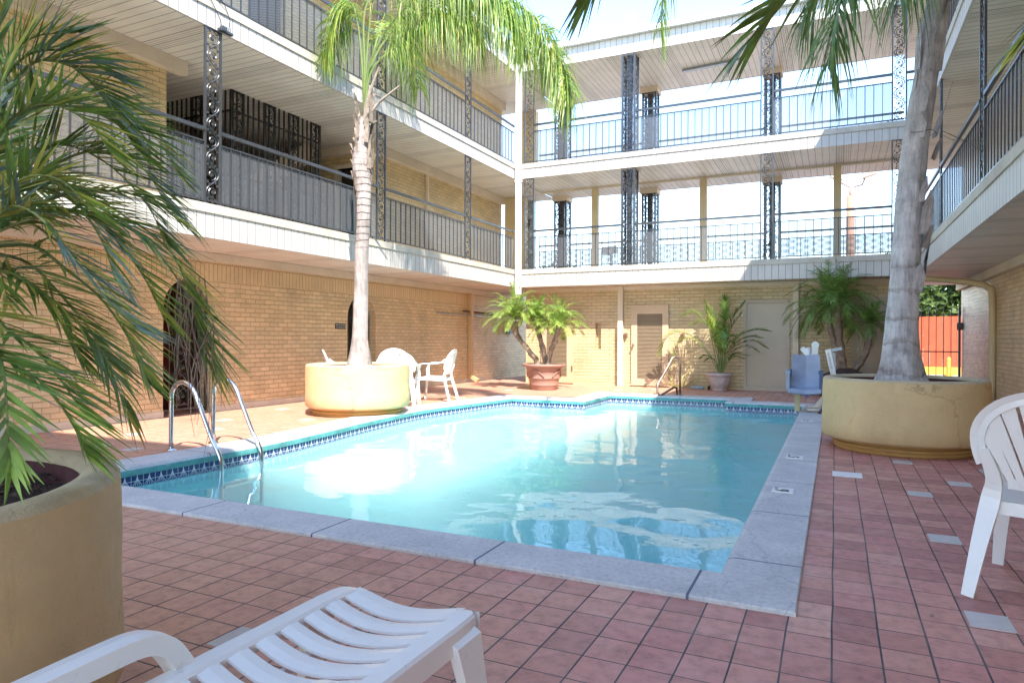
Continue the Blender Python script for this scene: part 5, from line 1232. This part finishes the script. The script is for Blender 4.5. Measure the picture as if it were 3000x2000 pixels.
b.tube(C, .012, 6); b.build('coil', plain('pale_blue_hose', (.32,.50,.58), .5), t, smooth=True)
for x in (-2.72, -2.58):
    b = MB(); b.lathe((x, 16.72, 0), [(.001,.09),(.03,.09),(.035,.05),(.025,.02),(.04,.0)], 12); b.build('fitting', INK, t)

t = thing('iron_gate', 'tall black iron gate with spear tips closing the passage at right', 'gate', (2.15, 19.2, 0))
b = MB()
for i in range(8):
    x = 1.58 + i*.152; b.box(x-.008, x+.008, 19.192, 19.208, .06, 1.93); b.add([(x-.016,19.2,1.93),(x+.016,19.2,1.93),(x,19.2,2.03),(x,19.185,1.95)], [(0,1,2),(0,3,2),(1,3,2)])
for z in (.14, .93, 1.82): b.box(1.54, 2.68, 19.186, 19.214, z-.014, z+.014)
b.build('bars', IRON, t)
for x in (1.53, 2.66): b = MB(); b.box(x-.025, x+.025, 19.175, 19.225, 0, 2.0); b.build('gate_post', IRON, t)
b = MB(); b.box(2.60, 2.72, 19.14, 19.2, 1.45, 1.62); b.build('lock_box', IRON, t)
t = thing('board_fence', 'bright orange red board fence beyond the iron gate', 'fence', (3.5, 28, 0))
b = MB(); rng = random.Random(3)
for i in range(44): x = -1.0 + i*.2; b.box(x+.004, x+.196, 28 + rng.uniform(0,.006), 28.03, .26, 2.03 + rng.uniform(-.01,.01))
b.build('boards', REDF, t); b = MB(); b.box(-1.0, 7.8, 27.9, 28.1, 0, .26); b.build('kerb_wall', YEL, t)
t = thing('bollard', 'yellow pipe bollard in front of the orange red fence', 'bollard', (3.32, 26, 0))
b = MB(); b.lathe((3.32, 26, 0), [(.07,0),(.07,.58),(.05,.64),(.001,.66)], 16); b.build('pipe', YEL, t, smooth=True)
b = MB(); b.lathe((3.32, 26, 0), [(.14,0),(.14,.10),(.001,.10)], 16); b.build('footing', YEL, t)
def leafy(name, label, c, r, hz, k, seed, trunkz=0):
    t = thing(name, label, 'tree', (c[0], c[1], 0), 'trees beyond the motel'); rg = random.Random(seed); b = MB()
    lobes = [(V((c[0] + rg.uniform(-1,1)*r*.6, c[1] + rg.uniform(-1,1)*r*.6, c[2] + rg.uniform(-.8,.8)*hz*.6)), rg.uniform(.35,.6)) for _ in range(16)]
    for i in range(k):
        lc, lr = rg.choice(lobes); d_ = V((rg.gauss(0,1), rg.gauss(0,1), rg.gauss(0,1))).normalized()*rg.uniform(.6,1.05); p = lc + V((d_.x*r*lr, d_.y*r*lr, d_.z*hz*lr))
        u = V((rg.gauss(0,1), rg.gauss(0,1), rg.gauss(0,.6))).normalized(); w_ = u.orthogonal().normalized(); l = rg.uniform(.22,.42)
        b.sheet([p - u*l*.5, p + w_*l*.22, p + u*l*.5, p - w_*l*.22], rg.choice((0,0,1,2)))
    b.build('crown', [LEAFT, LEAFT, LEAFT], t, uv=False)
    b = MB()
    b.tube([(c[0], c[1], 0), (c[0]+.1, c[1], c[2]*.4), (c[0], c[1]+.1, c[2])], [r*.07, r*.055, r*.02], 9)
    for q in range(6):
        a = q*1.05; b.tube([(c[0], c[1], c[2]*.45), (c[0] + math.cos(a)*r*.35, c[1] + math.sin(a)*r*.35, c[2]), ], [r*.035, r*.012], 6)
    b.build('trunk', BARK_G, t, smooth=True)
leafy('leafy_tree', 'bushy light green tree behind the orange red fence', (4.3, 33.5, 2.6), 3.4, 2.4, 11000, 5)
leafy('leafy_tree', 'distant green treetop showing low behind the gallery railing', (-12.2, 31, 3.4), 2.2, 1.5, 5000, 6)
t = thing('light_pole', 'weathered pole with floodlights rising behind the upper gallery', 'light pole', (.45, 26, 0))
b = MB(); b.tube([(.45,26,0),(.45,26,6.1)], [.16,.13], 12); b.build('pole', POLEW, t, smooth=True)
b = MB(); b.tube([(.45,26,6.0),(.45,26,6.4)], .05, 8); b.tube([(.1,26,6.62),(.45,26,6.38),(.8,26,6.45),(.9,26,6.7)], .03, 6); b.build('bracket', POLEW, t, smooth=True)
for x, sg in ((.02,-1), (1.0,1)):
    b = MB(); b.obox((x, 25.9, 6.82), (.2,0,.06*sg), (0,.16,0), (-.02*sg,0,.12)); b.obox((x, 25.72, 6.78), (.17,0,.05*sg), (0,.02,.0), (0,0,.09)); b.build('floodlight', TRIM, t)
t = thing('floodlight', 'grey floodlight on a short post seen through the middle gallery railing', 'floodlight', (-7.4, 24, 0))
b = MB(); b.tube([(-7.4,24,0),(-7.4,24,4.25)], .05, 8); b.build('post', GREYM, t)
b = MB(); b.obox((-7.4, 23.9, 4.4), (.26,0,.02), (0,.10,0), (0,0,.14)); b.build('lamp_head', GREYM, t)

# dry leaflets and grit dropped on the tiles
b = MB(); rng = random.Random(77)
for i in range(150):
    q = rng.random()
    if q < .35: a = rng.random()*6.28; r = rng.uniform(.9, 1.5); x, y = .685 + r*math.cos(a), 8.81 + r*math.sin(a)
    elif q < .6: x, y = rng.uniform(-9.0, -6.5), rng.uniform(4.0, 16.5)
    elif q < .8: x, y = rng.uniform(-5.5, 1.2), rng.uniform(15.2, 16.9)
    else: x, y = rng.uniform(-2.2, 2.4), rng.uniform(2.0, 3.1) if rng.random() < .3 else rng.uniform(3.0, 9.0)
    if -6.3 < x < -.16 and 3.3 < y < 14.6: continue
    a = rng.random()*6.28; l = rng.uniform(.01, .07); wv = V((-math.sin(a), math.cos(a), 0))*rng.uniform(.002, .006); d_ = V((math.cos(a), math.sin(a), 0))*l; p = V((x, y, .004))
    b.strip([p - d_ + wv*.2, p + wv + V((0,0,.004)), p + d_], [p - d_ - wv*.2, p - wv + V((0,0,.004)), p + d_], 0)
o = b.build('leaf_litter', [L_DRY], uv=False); o['kind'] = 'stuff'; o['label'] = 'dry leaflets scattered on the tiles'; o['category'] = 'leaf litter'
